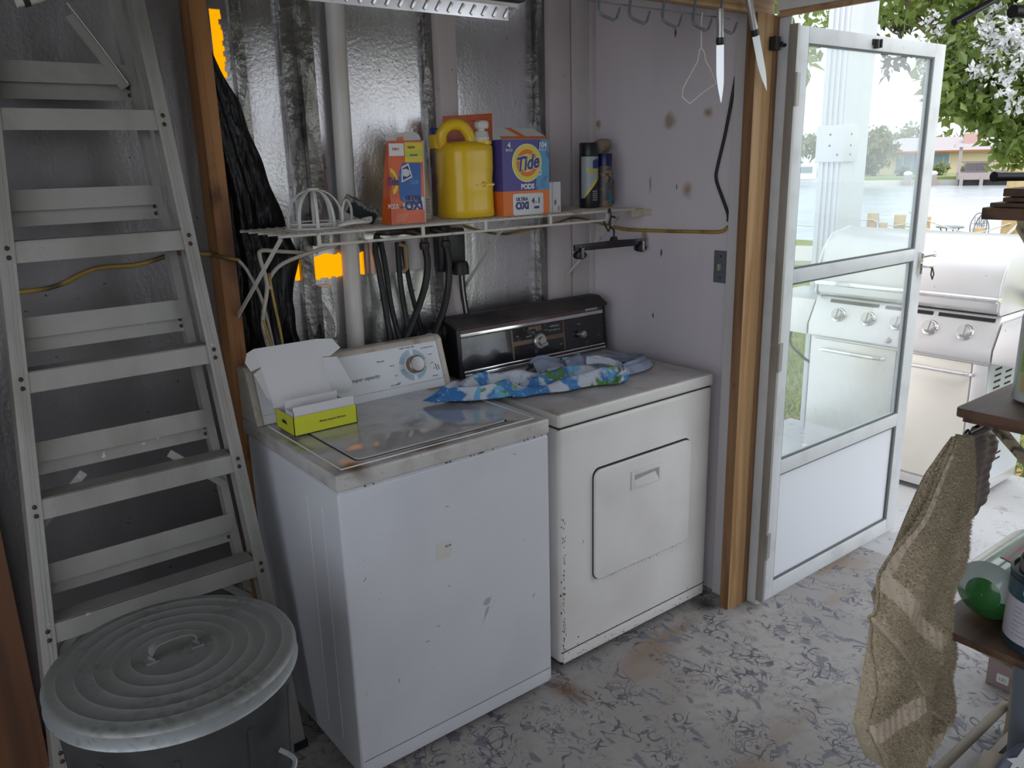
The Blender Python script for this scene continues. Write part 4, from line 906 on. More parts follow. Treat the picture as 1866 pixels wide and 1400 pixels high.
# cap-shaped white plastic frame on the shelf
cf_ = thing('cap_frame', 'white plastic cap shaped cage with peak, at the left end of the wire shelf', 'cap cage', (.27, .56, SZ))
m_wp = mat('white_plastic', (.66, .65, .62), .4); zc = SZ+.004
ccx, ccy = .275, .585
for k, (a, r) in enumerate(((0, .088), (PI/5, .088), (2*PI/5, .086), (3*PI/5, .086), (4*PI/5, .088))):
    pts = [(ccx+math.cos(a)*r*math.cos(t), ccy+math.sin(a)*.075*math.cos(t), zc+.112*max(0, math.sin(t))**.75) for t in [PI*i/16 for i in range(17)]]
    b = B()
    for p, q in zip(pts, pts[1:]):
        b.bar(p, q, .009, .0032, (0, 0, 1) if abs(q[2]-p[2]) < .012 else (math.cos(a+PI/2)*0+math.cos(a), math.sin(a), 0.3))
    b.build('rib', m_wp, cf_)
b = B(); P = [(ccx+.089*math.cos(t), ccy+.076*math.sin(t), zc) for t in [2*PI*i/40 for i in range(40)]]
b.tube(P, .004, 6, closed=True); P = [(p[0], p[1], zc+.014) for p in P]; b.tube(P, .0025, 6, closed=True); b.build('band', m_wp, cf_)
b = B(); ncyl(b, (ccx, ccy, zc+.108), (0, 0, 1), [(.020, 0), (.018, .007)], 18); b.build('crown_button', m_wp, cf_)
b = B(); P = [(ccx+.045, ccy-.078, zc+.006), (ccx+.020, ccy-.120, zc+.010), (ccx+.060, ccy-.135, zc+.016), (ccx+.115, ccy-.110, zc+.014), (ccx+.150, ccy-.060, zc+.012), (ccx+.140, ccy-.030, zc+.008), (ccx+.085, ccy-.010, zc+.006)]
b.tube(smoothpath(P, 5), .005, 8); b.tube(smoothpath([tuple(Vector(p)*.0+Vector((ccx+.07+(p[0]-ccx-.07)*.75, ccy-.07+(p[1]-ccy+.07)*.75, p[2]+.004))) for p in P], 5), .0035, 8)
P2 = smoothpath([(ccx+.060, ccy-.055, zc+.004), (ccx+.062, ccy-.06, zc+.055), (ccx+.085, ccy-.04, zc+.078), (ccx+.110, ccy-.02, zc+.055), (ccx+.112, ccy-.015, zc+.004)], 5); b.tube(P2, .004, 8)
b.bar((ccx+.132, ccy-.052, zc+.014), (ccx+.160, ccy-.048, zc+.018), .016, .014); b.build('peak', m_wp, cf_)
# felt blackboard-eraser-like scrub block
sb = thing('scrub_block', 'dark green block with fluffy grey top resting beside the white cap cage', 'scrubbing block', (.435, .60, SZ))
ax1 = Vector((.90, -.05, -.46)).normalized(); ax2 = Vector((0, 1, 0)); ax3 = ax1.cross(ax2)*-1
ax3 = Vector((.44, -.30, .85)).normalized(); ax2 = ax3.cross(ax1).normalized(); ax3 = ax1.cross(ax2).normalized()
sc0 = Vector((.436, .60, SZ+.046))
B().obox(sc0-ax3*.004, ax1*.050, ax2*.024, ax3*.020).build('block', mat('dark_green_foam', (.016, .028, .026), .7), sb, bevel=.004)
b = B()
for i in range(9):
    for j in range(5): b.ball(sc0+ax1*(-.046+.0115*i)+ax2*(-.020+.010*j)+ax3*(.018+random.uniform(-.004, .004)), .0085+random.uniform(-.002, .002), 7)
b.build('fluff_pad', mat('grey_fluff', (.22, .215, .215), .95, bump=[('n', 200, .6)]), sb)['kind'] = 'stuff'
b = B(); b.obox(sc0-ax1*.052, ax1*.003, ax2*.026, ax3*.024); b.build('end_plate', mat('cream_end_plate', (.42, .38, .33), .6), sb, bevel=.002)

# ---------------------------------------------------------------- sheet of black plastic on the raw stud
def bagpt(u, v):
    zt = 2.030; z = zt-(zt-1.03)*u
    L_ = interp([(0, (.050,)), (.18, (.040,)), (.30, (.055,)), (.46, (.070,)), (.52, (.066,)), (.75, (.058,)), (1, (.050,))], u)[0]
    R_ = interp([(0, (.073,)), (.05, (.082,)), (.18, (.145,)), (.45, (.228,)), (.66, (.292,)), (.80, (.255,)), (.90, (.262,)), (1, (.285,))], u)[0]
    w_ = R_-L_; t = v*2
    if t <= 1: s_, front = t, 1
    else: s_, front = 2-t, 0
    ple = (.011*math.sin(s_*11+2.5*u+1.2*math.sin(5*u))+.005*math.sin(s_*27-6*u+2*math.sin(4*s_)))*min(1, .25+u*1.4)*front
    e = .003*math.sin(40*u)*(s_ > .9)
    return (L_+w_*s_+e, .778-.022*front*math.sin(PI*max(.02, min(.98, s_)))**.5+ple*.8, z)
b = B().grid(bagpt, 90, 110, 0, True)
bb_ = b.build('black_plastic_sheet', m_bag, smooth=80, org=(.15, .76, 1.03)); tag(bb_, 'torn black plastic sheet pinned to the raw orange wall stud', 'plastic sheet')

# ---------------------------------------------------------------- pipe, taps, hoses, cables
b = B().lathe([(.0300, 0), (.0300, 2.34)], (.452, .768, .02), 24); pv = tag(b.build('drain_pipe', m_pvc), 'thick white plastic drain pipe running up the foil wall behind the washer', 'pipe')
pv.rotation_euler = (0, math.radians(.9), 0)
def hose(nm, lab, pts, r, mt, cat='hose', group=None, n=8, k=7):
    return tag(B().tube(smoothpath(pts, k), r, n).build(nm, mt, smooth=80), lab, cat, group)
yh = .745
hose('drain_hose', 'black hose hanging furthest left in the bunch behind the washer', [(.560, .73, 1.425), (.556, yh, 1.37), (.566, yh, 1.30), (.575, .72, 1.10), (.575, .68, .95)], .011, m_hose)
hose('rubber_hose', 'black hose second from left in the bunch behind the washer', [(.572, .735, 1.41), (.590, yh, 1.32), (.605, .74, 1.15), (.625, .69, .96)], .010, m_hose)
hose('thin_hose', 'short black hose with tan tape hanging in the middle of the hose bunch', [(.645, .745, 1.39), (.650, .75, 1.25), (.655, .73, 1.10), (.650, .70, .98)], .010, m_hose)
hose('straight_hose', 'black hose slanting right behind the crossing hoses', [(.665, .745, 1.39), (.690, .752, 1.23), (.720, .74, 1.07), (.735, .70, .97)], .009, m_hose)
hose('hot_water_hose', 'black hose from the left tap crossing down to the left', [(.726, .70, 1.375), (.728, .690, 1.31), (.700, .68, 1.22), (.628, .665, 1.10), (.550, .655, .985)], .0125, m_hose)
hose('cold_water_hose', 'black hose from the right tap curving down to the left', [(.814, .70, 1.375), (.818, .690, 1.30), (.795, .68, 1.19), (.735, .665, 1.08), (.655, .655, .985)], .0125, m_hose)
b = B().tube([(.645, .738, 1.385), (.668, .733, 1.375), (.672, .735, 1.30), (.655, .74, 1.285)], .008, 8); tag(b.build('tape_strip', mat('tan_tape', (.33, .22, .12), .6)), 'strip of tan tape wound round the middle hose', 'tape')
for nm, lab, x in (('water_tap', 'left corroded washer tap under the shelf with hose coupling', .726), ('water_tap', 'right corroded washer tap under the shelf with hose coupling', .814)):
    t = thing(nm, lab, 'tap', (x, .70, 1.37))
    b = B().lathe([(.016, 0), (.018, .006), (.018, .022), (.013, .026)], (x, .70, 1.362), 12); b.build('coupling', m_brass, t)
    b = B().tube([(x, .70, 1.385), (x, .702, 1.412), (x-.03, .715, 1.425), (x-.05, .75, 1.428), (x-.05, .768, 1.428)], .013, 10); b.build('tap_body', m_brass, t)
    b = B(); ncyl(b, (x-.005, .69, 1.43), (0, -1, .4), [(.020, 0), (.022, .004), (.020, .008)], 10); b.tube([(x-.005, .715, 1.42), (x-.005, .69, 1.43)], .005, 6); b.build('tap_handle', m_brass, t)
hose('supply_pipe', 'dark supply pipe running sideways behind the taps under the shelf', [(.575, .755, 1.432), (.64, .752, 1.428), (.72, .752, 1.432), (.80, .756, 1.432)], .014, m_brass, 'pipe')
eb = thing('outlet_box', 'black cable box with thick grey cord on the mauve stud above the dryer', 'outlet box', (.835, .72, 1.28))
B().box(.785, .900, .700, .738, 1.275, 1.425).build('box', m_black, eb, bevel=.008)
b = B().lathe([(.030, 0), (.030, .03), (.024, .045)], (.868, .690, 1.262), 12); b.build('plug', m_darkmetal, eb)
for q in range(3): B().tube(smoothpath([(.862+.008*q, .690, 1.27), (.866+.008*q, .69, 1.20), (.884+.007*q, .695, 1.09), (.895+.006*q, .70, 1.0)], 6), .0045, 6).build('cord', m_cablewhite if q == 1 else m_darkmetal, eb)
# black corrugated vent hose behind the washer
P = smoothpath([(.66, .715, .88), (.69, .71, 1.0), (.76, .705, 1.062), (.83, .708, 1.035), (.865, .725, .95)], 14)
tag(B().tube(P, [.042+.004*math.sin(i*1.9) for i in range(len(P))], 14).build('vent_hose', m_hose, smooth=80), 'black corrugated vent hose arching behind washer and dryer', 'vent hose')
yl = .795
hose('yellow_cable', 'dirty yellow cable sagging along the dark foil behind the ladder', [(-.72, yl-.004, 1.40), (-.60, yl-.004, 1.352), (-.50, yl-.004, 1.345), (-.41, yl-.004, 1.352), (-.31, yl-.004, 1.388), (-.19, yl-.004, 1.390), (-.08, yl-.006, 1.412), (.0, .76, 1.405), (.018, .706, 1.40), (.07, .706, 1.385)], .006, m_cableyel, 'cable')
hose('grey_cable', 'frayed grey cable hanging from the raw stud across the black sheet', [(.07, .706, 1.385), (.10, .72, 1.345), (.135, .72, 1.25), (.155, .72, 1.10), (.16, .70, .96)], .005, m_cablewhite, 'cable')
hose('white_cable', 'thick white cable looping out from under the left end of the shelf', [(.30, .72, 1.385), (.20, .70, 1.40), (.138, .69, 1.408), (.128, .68, 1.385), (.140, .68, 1.30), (.115, .68, 1.19), (.128, .68, 1.08), (.135, .68, .95)], .0065, m_cablewhite, 'cable')
hose('tan_cable', 'second white cable curving from the pipe to the left shelf brace', [(.385, .69, 1.405), (.30, .69, 1.390), (.20, .69, 1.362), (.155, .69, 1.322), (.150, .68, 1.29)], .0065, m_cablewhite, 'cable')
hose('yellow_wire', 'thin yellow wire dangling beside the black sheet behind the carton', [(.150, .68, 1.34), (.156, .68, 1.26), (.168, .68, 1.15), (.172, .68, 1.06), (.17, .68, .96)], .0045, m_cableyel, 'cable')
hose('yellow_lead', 'short yellow wire left of the dangling yellow wire behind the carton', [(.115, .675, 1.20), (.130, .675, 1.12), (.142, .675, 1.05), (.15, .675, .96)], .004, m_cableyel, 'cable')
hose('wall_cable', 'thin yellow cable sagging along the wall under the shelf above the dryer', [(.93, .78, 1.435), (1.02, .785, 1.405), (1.14, .785, 1.38), (1.26, .78, 1.388), (1.36, .73, 1.41), (1.46, .725, 1.425), (1.56, .71, 1.40), (1.567, .62, 1.385)], .004, m_cableyel, 'cable')
hose('flat_yellow_cable', 'yellow cable running along the mauve plywood to the door post', [(1.568, .66, 1.392), (1.568, .55, 1.380), (1.568, .36, 1.383), (1.568, .20, 1.388), (1.568, .09, 1.393), (1.566, .055, 1.412)], .0065, m_cableyel, 'cable')
hose('black_cable', 'black cable bending down the plywood next to the door post', [(1.568, .052, 1.905), (1.566, .062, 1.84), (1.566, .085, 1.72), (1.566, .110, 1.62), (1.566, .115, 1.575), (1.566, .09, 1.52), (1.566, .060, 1.46), (1.566, .055, 1.43)], .0055, m_hose, 'cable')
sw = thing('light_switch', 'grey light switch plate on the plywood beside the door post', 'light switch', (1.574, .079, 1.27))
b = B().box(1.569, 1.575, .0525, .113, 1.213, 1.327); b.build('plate', m_switch, sw, bevel=.0025)
B().box(1.557, 1.570, .078, .088, 1.258, 1.282).build('toggle', mat('ivory_toggle', (.42, .36, .26), .4), sw, bevel=.002)
for z in (1.232, 1.308): b = B(); ncyl(b, (1.569, .083, z), (-1, 0, 0), [(.0035, 0), (.003, .0012)], 8); b.build('screw', m_rivet, sw)

# trouser hanger on a wire hook at the shelf end
hg = thing('skirt_hanger', 'black plastic skirt hanger with two metal clips hanging under the shelf end', 'hanger', (1.385, .428, 1.34))
hx0, hx1, hy_ = 1.187, 1.585, .428
b = B().prism([(hx0, 1.333), (hx1-.03, 1.328), (hx1-.03, 1.352), (1.405, 1.358), (1.398, 1.372), (1.375, 1.372), (1.368, 1.358), (hx0, 1.356)], (0, hy_, 0), X, Z, Y, .010); b.build('bar', m_black, hg, bevel=.002)
b = B().tube(smoothpath([(1.386, hy_+.005, 1.372), (1.386, hy_+.005, 1.395), (1.372, hy_+.005, 1.405), (1.362, hy_+.005, 1.425), (1.375, hy_+.005, 1.445), (1.392, hy_+.005, 1.440)], 5), .0035, 8); b.build('hook', m_black, hg)
for x in (hx0+.028, hx1-.055):
    c_ = B().prism(ell(x, 1.318, .026, .015, 20), (0, hy_-.006, 0), X, Z, Y, .022).build('clip_jaw', m_black, hg, bevel=.003)
    b = B().box(x-.006, x+.006, hy_-.012, hy_-.008, 1.308, 1.350).box(x-.007, x+.007, hy_-.012, hy_+.014, 1.346, 1.352); b.build('clip_spring', m_chrome, hg)
b = B().tube(smoothpath([(1.352, .428, 1.458), (1.356, .426, 1.475), (1.360, .424, 1.46), (1.358, .424, 1.42), (1.348, .422, 1.395), (1.335, .422, 1.41), (1.325, .424, 1.432)], 6), .003, 8); tag(b.build('wire_hook', m_darkmetal), 'twisted black wire hook hooked over the front rail at the shelf end', 'hook')

# ---------------------------------------------------------------- hook rail on the beam, knives and wire whisk
hr = thing('hook_rail', 'grey wire coat rail with a row of square hooks on the pine beam', 'hook rail', (1.12, -.075, 2.05))
b = B().box(.70, 1.375, -.066, -.063, 2.048, 2.052); b.build('rail_strip', m_hook, hr)
b = B().tube([(.70, -.068, 2.105), (1.385, -.068, 2.105)], .004, 8); b.build('rail_wire', m_hook, hr)
for x in (.815, .930, 1.062, 1.192, 1.310):
    P = [(x+.02, -.070, 2.12), (x-.004, -.078, 2.035), (x-.006, -.082, 2.020), (x+.004, -.088, 2.012), (x+.040, -.090, 2.004), (x+.050, -.092, 2.008), (x+.062, -.094, 2.036)]
    B().tube(P, .0042, 8).build('hook', m_hook, hr)
def knife(lab, p, q, blade_l, w, mt_h, curve=0., edge=(0, 1, 0)):
    """hangs from p (handle end) down to q (tip)"""
    p, q = Vector(p), Vector(q); d_ = (q-p).normalized(); L_ = (q-p).length; t = thing('kitchen_knife', lab, 'knife', tuple(p))
    n_ = Vector(edge); sd = d_.cross(n_).normalized(); n_ = sd.cross(d_).normalized(); hl_ = L_-blade_l
    b = B(); ncyl(b, p, d_, [(.010, 0), (.0115, .01), (.0105, hl_*.6), (.0115, hl_-.018)], 14); b.build('handle', mt_h, t)
    b = B(); ncyl(b, p+d_*(hl_-.020), d_, [(.0125, 0), (.0125, .016), (.009, .020)], 14); b.build('bolster', m_black, t)
    k = 14; pts = []
    for i in range(k+1):
        f = i/k; pts.append((hl_+blade_l*f, w*.5+curve*math.sin(PI*f*.5)*w*0))
    up_ = [(hl_+blade_l*i/k, w/2-(w*.35*max(0, (i/k-.6)/.4)**1.5)) for i in range(k+1)]; dn = [(hl_+blade_l*i/k, -w/2+(w*.62*max(0, (i/k-.45)/.55)**1.6)) for i in range(k+1)]
    b = B().prism(up_+list(reversed(dn)), p-n_*.0008, d_, sd, n_, .0016); b.build('blade', m_steel, t); return t
knife('long steel knife with a metal handle hanging straight down from the hook rail', (1.306, -.080, 2.070), (1.318, -.084, 1.806), .165, .022, m_steelknob, edge=(.75, .66, 0))
knife('dark handled knife hanging at a slant in front of the door post', (1.415, -.090, 2.135), (1.528, -.096, 1.846), .170, .024, m_steelknob, edge=(.45, .89, 0))
P = [(1.236, -.072, 2.055), (1.228, -.075, 2.035), (1.230, -.076, 1.965), (1.230, -.076, 1.958), (1.222, -.076, 1.952), (1.214, -.077, 1.920), (1.180, -.078, 1.880), (1.152, -.078, 1.845), (1.148, -.078, 1.820), (1.185, -.078, 1.802), (1.235, -.078, 1.832), (1.300, -.078, 1.862), (1.272, -.077, 1.905), (1.250, -.077, 1.925), (1.245, -.076, 1.948), (1.231, -.076, 1.958)]
tag(B().tube(P, .0022, 6).build('wire_loop', m_wirewhite), 'bent thin white wire loop hanging beside the steel knife', 'wire loop')

# ---------------------------------------------------------------- chrome tread-plate shop light and tray hung overhead
sl = thing('shop_light', 'hanging shop light with chrome tread plate edge over the shelf', 'light', (.25, .05, 2.05))
b = B().box(-.30, .585, .015, .020, 1.996, 2.030); b.build('reflector_edge', m_chrome, sl)
for k in range(26):
    x = -.28+.034*k; b = B().bar((x, .014, 2.002), (x+.014, .014, 2.024), .004, .008, (1, 0, 0)); b.build('tread_mark', mat('pale_tread', (.8, .8, .8), .3, 1.) if k == 0 else bpy.data.materials['pale_tread'], sl, bevel=.0015)
B().box(-.30, .62, .020, .10, 2.030, 2.040).build('white_flange', m_white, sl)
b = B().box(-.30, .705, .09, .34, 2.062, 2.11); b.build('housing', m_black, sl, bevel=.004)
for x in (-.2, .5):
    B().tube([(x, .17, 2.11), (x, .17, 2.36)], .003, 6).build('chain', m_darkmetal, sl)
b = B().tube(smoothpath([(-.355, .30, 2.08), (-.40, .30, 2.02), (-.440, .30, 1.998), (-.470, .30, 1.990)], 6), .0095, 10); lh = tag(b.build('white_hose', m_cablewhite), 'end of a white hose with black band above the step ladder', 'hose')
b = B(); ncyl(b, (-.452, .30, 1.9945), (-.95, 0, -.3), [(.0115, -.006), (.0115, .006)], 12); b.build('band', m_black, lh, smooth=40)
for o in lh.children: o.location = -Vector(lh.location)
# hanging cord for the hose from the ceiling
B().tube([(-.355, .30, 2.08), (-.35, .30, 2.36)], .003, 6).build('hanging_cord', m_darkmetal, lh)
for o in lh.children: o.location = -Vector(lh.location)

# ================================================================ SHELVING AT THE RIGHT OF THE DOORWAY
ux0, ux1, uy0, uy1 = 1.10, 1.565, -1.95, -.958
un = thing('shelving_unit', 'dark brown wooden shelving unit at the right edge, on chipped metal braces', 'shelving unit', (1.33, -1.45, 0))
def sboard(z0, z1, x0=ux0, y1=uy1, name='shelf_board'):
    return B().prism(rrect(x0, ux1, uy0, y1, .014, 4), (0, 0, z0), X, Y, Z, z1-z0).build(name, m_shelfwood, un, bevel=.003)
sboard(1.058, 1.080); sboard(.500, .520); sboard(1.505, 1.530)
B().box(1.118, 1.142, uy0, uy1-.012, 1.044, 1.058).build('edge_batten', m_shelfwood, un, bevel=.002)
for zb in (1.057, .499, 1.504):
    for yb_ in (-1.03, -1.80):
        b = B(); b.bar((1.145, yb_, zb-.006), (1.56, yb_, zb-.275), .022, .006, (0, 0, 1)).bar((1.145, yb_+.010, zb-.010), (1.56, yb_+.010, zb-.279), .003, .020, (0, 0, 1)); b.bar((1.14, yb_, zb-.003), (1.56, yb_, zb-.003), .022, .005); b.build('brace', m_brace, un)
for yb_ in (-1.03, -1.80): B().box(1.556, 1.574, yb_-.016, yb_+.016, 0, 1.55).build('upright', m_brace, un)
B().tube([(1.085, -.985, 1.0085), (1.56, -.985, 1.0085)], .0085, 10).box(1.52, 1.574, -.992, -.978, 1.002, 1.018).build('hanging_rail', mat('brown_grey_tube', (.13, .105, .10), .45, .3), un)
B().tube([(1.135, -1.003, .080), (1.574, -1.003, .080)], .0135, 10).build('stretcher', mat('dull_brown_pole', (.27, .22, .17), .6), un)
B().box(1.20, 1.574, -1.06, -1.04, .02, .045).build('toe_rail', mat('pale_wood_rail', (.42, .36, .29), .6), un)
# boards lying on the top shelf, pole handles above
for k, (x0, yy, z, t_) in enumerate(((1.112, -.972, 1.531, .009), (1.128, -.990, 1.5415, .009), (1.136, -.986, 1.552, .017))):
    b = B().box(x0, 1.55, -1.90, yy, z, z+t_)
    tag(b.build('loose_board', m_shelfwood, bevel=.002), ('lowest thin loose board lying on the top shelf of the brown unit', 'middle thin loose board in the stack on the top shelf', 'uppermost thicker loose board of the stack on the top shelf')[k], 'board', 'loose boards on the top shelf')
tag(B().tube([(1.050, -1.0, 1.596), (1.30, -1.10, 1.590), (1.545, -1.20, 1.584)], .0095, 12).tube([(1.047, -.999, 1.5961), (1.052, -1.001, 1.596)], .0105, 12).build('pole_handle', m_black), 'black tool handle pointing left above the stacked boards at the right edge', 'handle')
tag(B().tube([(.80, -1.0, 1.871), (.90, -1.018, 1.912), (1.02, -1.04, 1.962)], .0062, 10).tube([(1.0, -1.035, 1.955), (1.40, -1.12, 2.355)], .006, 8).build('thin_black_rod', m_black), 'thin black rod slanting down into the doorway from the top right', 'rod')
tag(B().tube([(1.034, -1.0, 1.908), (1.20, -1.05, 1.910), (1.57, -1.16, 1.914)], .0125, 12).build('thick_black_rod', m_black), 'thick black rod end at the top right corner of the doorway', 'rod')
# white jug with green label on the middle shelf
jg2 = thing('chemical_jug', 'white plastic jug with green and orange label on the brown middle shelf', 'jug', (1.32, -1.115, 1.081))
m_jw = mat('milky_white_jug', (.58, .60, .61), .4); j0 = 1.081
b = B().loft([(1.32, -1.112, j0, .086, .090), (1.32, -1.112, j0+.008, .096, .100), (1.32, -1.112, j0+.20, .096, .100), (1.32, -1.112, j0+.235, .085, .088), (1.32, -1.112, j0+.27, .045, .045), (1.32, -1.112, j0+.285, .024, .024), (1.32, -1.112, j0+.305, .024, .024)], 40, 0, 5); b.build('jug_body', m_jw, jg2, smooth=60)
B().lathe([(.027, .300), (.027, .328), (.024, .332)], (1.32, -1.112, j0), 20).build('cap', m_jw, jg2)
b = B(); LO = Vector((1.2235, -1.034, j0)); 
flat(b, rrect(0, .15, .026, .195, .006), LO, -Y, Z, 0); flat(b, rrect(.004, .146, .135, .191, .005), LO, -Y, Z, 1, .0004); flat(b, rrect(.004, .146, .075, .128, .002), LO, -Y, Z, 2, .0004)
for q in range(9): flat(b, [(.008, .032+.0046*q), (.135-.01*(q % 3), .032+.0046*q), (.135-.01*(q % 3), .0336+.0046*q), (.008, .0336+.0046*q)], LO, -Y, Z, 3, .0006)
for q in range(10): flat(b, [(.008, .079+.0046*q), (.13-.012*(q % 3), .079+.0046*q), (.13-.012*(q % 3), .0802+.0046*q), (.008, .0802+.0046*q)], LO, -Y, Z, 4 if q > 2 else 3, .0009)
b.build('label', [mat('label_pale_green', (.36, .40, .24), .5), mat('label_green', (.05, .22, .03), .5), mat('label_mid_green', (.20, .33, .10), .5), mat('label_orange_text', (.50, .20, .06), .5), mat('label_dark_text', (.06, .10, .04), .5)], jg2)

# hanging towel: outline table (z fraction, left x, right x)
m_towel = mat('tan_terry', (.56, .46, .315), .95, layers=[('n', 5, (.45, .36, .24), .4, .7), ('n', 160, (.67, .57, .41), .52, .68)], bump=[('n', 230, .9, (1, 1, 1), 3, 0, .008), ('v', 150, .4, (1, 1, 1), 3, 0, .006)])
m_band = mat('tan_woven_band', (.60, .49, .37), .85, bump=[('w', 70, .6, (.2, .2, 1), 2, 0, .003)])
ht = thing('hanging_towel', 'tan terry hand towel hanging folded from the rail under the brown shelf', 'towel', (.98, -1.0, 1.02))
TO = [(0, (1.045, 1.092)), (.05, (1.006, 1.096)), (.18, (.890, 1.078)), (.26, (.800, 1.066)), (.31, (.750, 1.070)), (.44, (.720, 1.083)), (.53, (.716, 1.093)), (.66, (.701, 1.108)), (.72, (.692, 1.113)), (.80, (.722, 1.120)), (.88, (.765, 1.128)), (.94, (.830, 1.120)), (1, (.905, 1.055))]
def towel(u, v):
    L_, R_ = interp(TO, u); x = L_+(R_-L_)*v; z = 1.026-.76*u-.06*u*u*math.sin(PI*min(1, .2+v*.6))
    k = min(1, 3*u)
    y = -.992-.034*min(1, u/.2)-.018*math.sin(PI*v)**.6
    y += (.022*math.sin(5.2*(v+.75*u)+.6)+.010*math.sin(12*v+7*u)+.006*math.sin(29*u+3*v))*k
    y += .034*math.exp(-((v-.86+.12*u)/.05)**2)*max(0, 1-1.4*u)*k+.012*math.exp(-((u-.42-.58*v)/.012)**2)
    y -= .028*math.exp(-((u-.86)/.05)**2-((v-.40)/.14)**2)
    return (x, y, z)
def tback(u, v):
    p = towel(u, v); return (p[0], max(p[1]+.008, -.998+.010*math.sin(PI*v)), p[2])
NU, NV = 170, 110
b = B().grid(towel, NU, NV); nA = len(b.v); b.grid(tback, NU, NV)
vs = len(b.f)
for i in range(NU-1):
    for j in (0, NV-1): b.f.append([i*NV+j, (i+1)*NV+j, nA+(i+1)*NV+j, nA+i*NV+j]); b.mi.append(0); b.sm.append(True)
for j in range(NV-1):
    for i in (0, NU-1): b.f.append([i*NV+j, i*NV+j+1, nA+i*NV+j+1, nA+i*NV+j]); b.mi.append(0); b.sm.append(True)
def bandof(u, v):   # woven bands run slantwise across the folds, one along the hem
    if v < .88 and abs(u-(.31+.45*v)) < .030: return 1
    if v < .85 and abs(u-(.42+.58*v)) < .009: return 1
    if v < .45 and abs(u-(.735-.06*v)) < .030: return 1
    if u > .945: return 1
    if v < .075 and .04 < u < .30: return 1
    return 0
for q in range((NU-1)*(NV-1)):
    i, j = q//(NV-1), q % (NV-1); b.mi[q] = bandof((i+.5)/(NU-1), (j+.5)/(NV-1))
b.build('towel_cloth', [m_towel, m_band], ht, smooth=80)
TB = [(0, (1.066, 1.10)), (.15, (.965, 1.09)), (.40, (.877, 1.05)), (.56, (.819, 1.02)), (.67, (.755, .98)), (.84, (.784, .92)), (1, (.815, .86))]
def tflap(u, v):
    L_, R_ = interp(TB, u); return (L_+(R_-L_)*v, -.978-.012*math.sin(PI*v)+.008*math.sin(14*v+5*u), 1.018-.415*u)
b = B().grid(tflap, 50, 24); b.build('back_fold', m_towel, ht, smooth=80, thick=.010)
pv_ = []; pf_ = []
for q in range(42000):    # terry loops
    u, v = random.random(), random.random()
    if bandof(u, v) and random.random() < .93: continue
    edge = random.random() < .12
    if edge: v = random.choice((0., 1.))
    fl = q % 4 == 0
    if fl and (edge or bandof(u, v)): v = random.random()*.5
    p = Vector(tflap(u, v)) - Y*.005 if fl else Vector(towel(u, v)); n_ = Vector((random.gauss(0, .5)+(v-.5)*(3 if edge else .6), -1 if not edge else random.gauss(-.3, .4), random.gauss(-.25, .4))).normalized()
    l = random.uniform(.004, .011); t_ = n_.orthogonal().normalized()*.0011; k0 = len(pv_)
    pv_ += [p-t_, p+t_, p+n_*l]; pf_.append((k0, k0+1, k0+2))
fz_ = B().add(pv_, pf_).build('terry_pile', m_towel, ht); fz_['kind'] = 'stuff'
B().tube([(1.108+.016*math.cos(t), -.988, 1.012+.028*math.sin(t)*1.0-.010) for t in [2*PI*i/24 for i in range(24)]], .0032, 6, closed=True).tube([(1.124, -.99, .995), (1.126, -.992, .972), (1.119, -.995, .955)], .0045, 6).build('hanging_loop', m_black, ht)
# brown dimpled rubber mitt hanging behind the towel
mt_ = thing('rubber_mitt', 'brown dimpled rubber grooming mitt hanging beside the tan towel', 'mitt', (1.23, -.965, .79))
MO = [(0, (1.215, 1.258)), (.06, (1.200, 1.275)), (.14, (1.180, 1.330)), (.28, (1.165, 1.366)), (.42, (1.160, 1.352)), (.52, (1.160, 1.332)), (.66, (1.155, 1.334)), (.78, (1.150, 1.352)), (.88, (1.145, 1.340)), (.96, (1.140, 1.285)), (1, (1.138, 1.200))]
def mitt(u, v):
    L_, R_ = interp(MO, u); x = L_+(R_-L_)*v; z = 1.005-.240*u
    dm = math.cos(v*16+(math.floor(u*11) % 2)*PI)*math.sin(u*34); bulge = math.sin(PI*min(1, max(0, v)))**.5
    return (x, -.960-.018*bulge-.0045*dm*(u > .12), z)
b = B().grid(mitt, 80, 50); nA = len(b.v); b.grid(lambda u, v: (mitt(u, v)[0], -.954, mitt(u, v)[2]), 80, 50)
for i in range(79):
    for j in (0, 49): b.f.append([i*50+j, (i+1)*50+j, nA+(i+1)*50+j, nA+i*50+j]); b.mi.append(0); b.sm.append(True)
for j in range(49): b.f.append([79*50+j, 79*50+j+1, nA+79*50+j+1, nA+79*50+j]); b.mi.append(0); b.sm.append(True)
b.build('mitt_body', mat('mauve_brown_rubber', (.165, .115, .105), .45), mt_, smooth=70)
B().tube([(1.236+.016*math.cos(t), -.975+.0*t, 1.008+.018*math.sin(t)) for t in [2*PI*i/20 for i in range(20)]], .006, 8, closed=True).build('hanging_ring', mat('pale_mauve_rubber', (.30, .25, .25), .5), mt_)
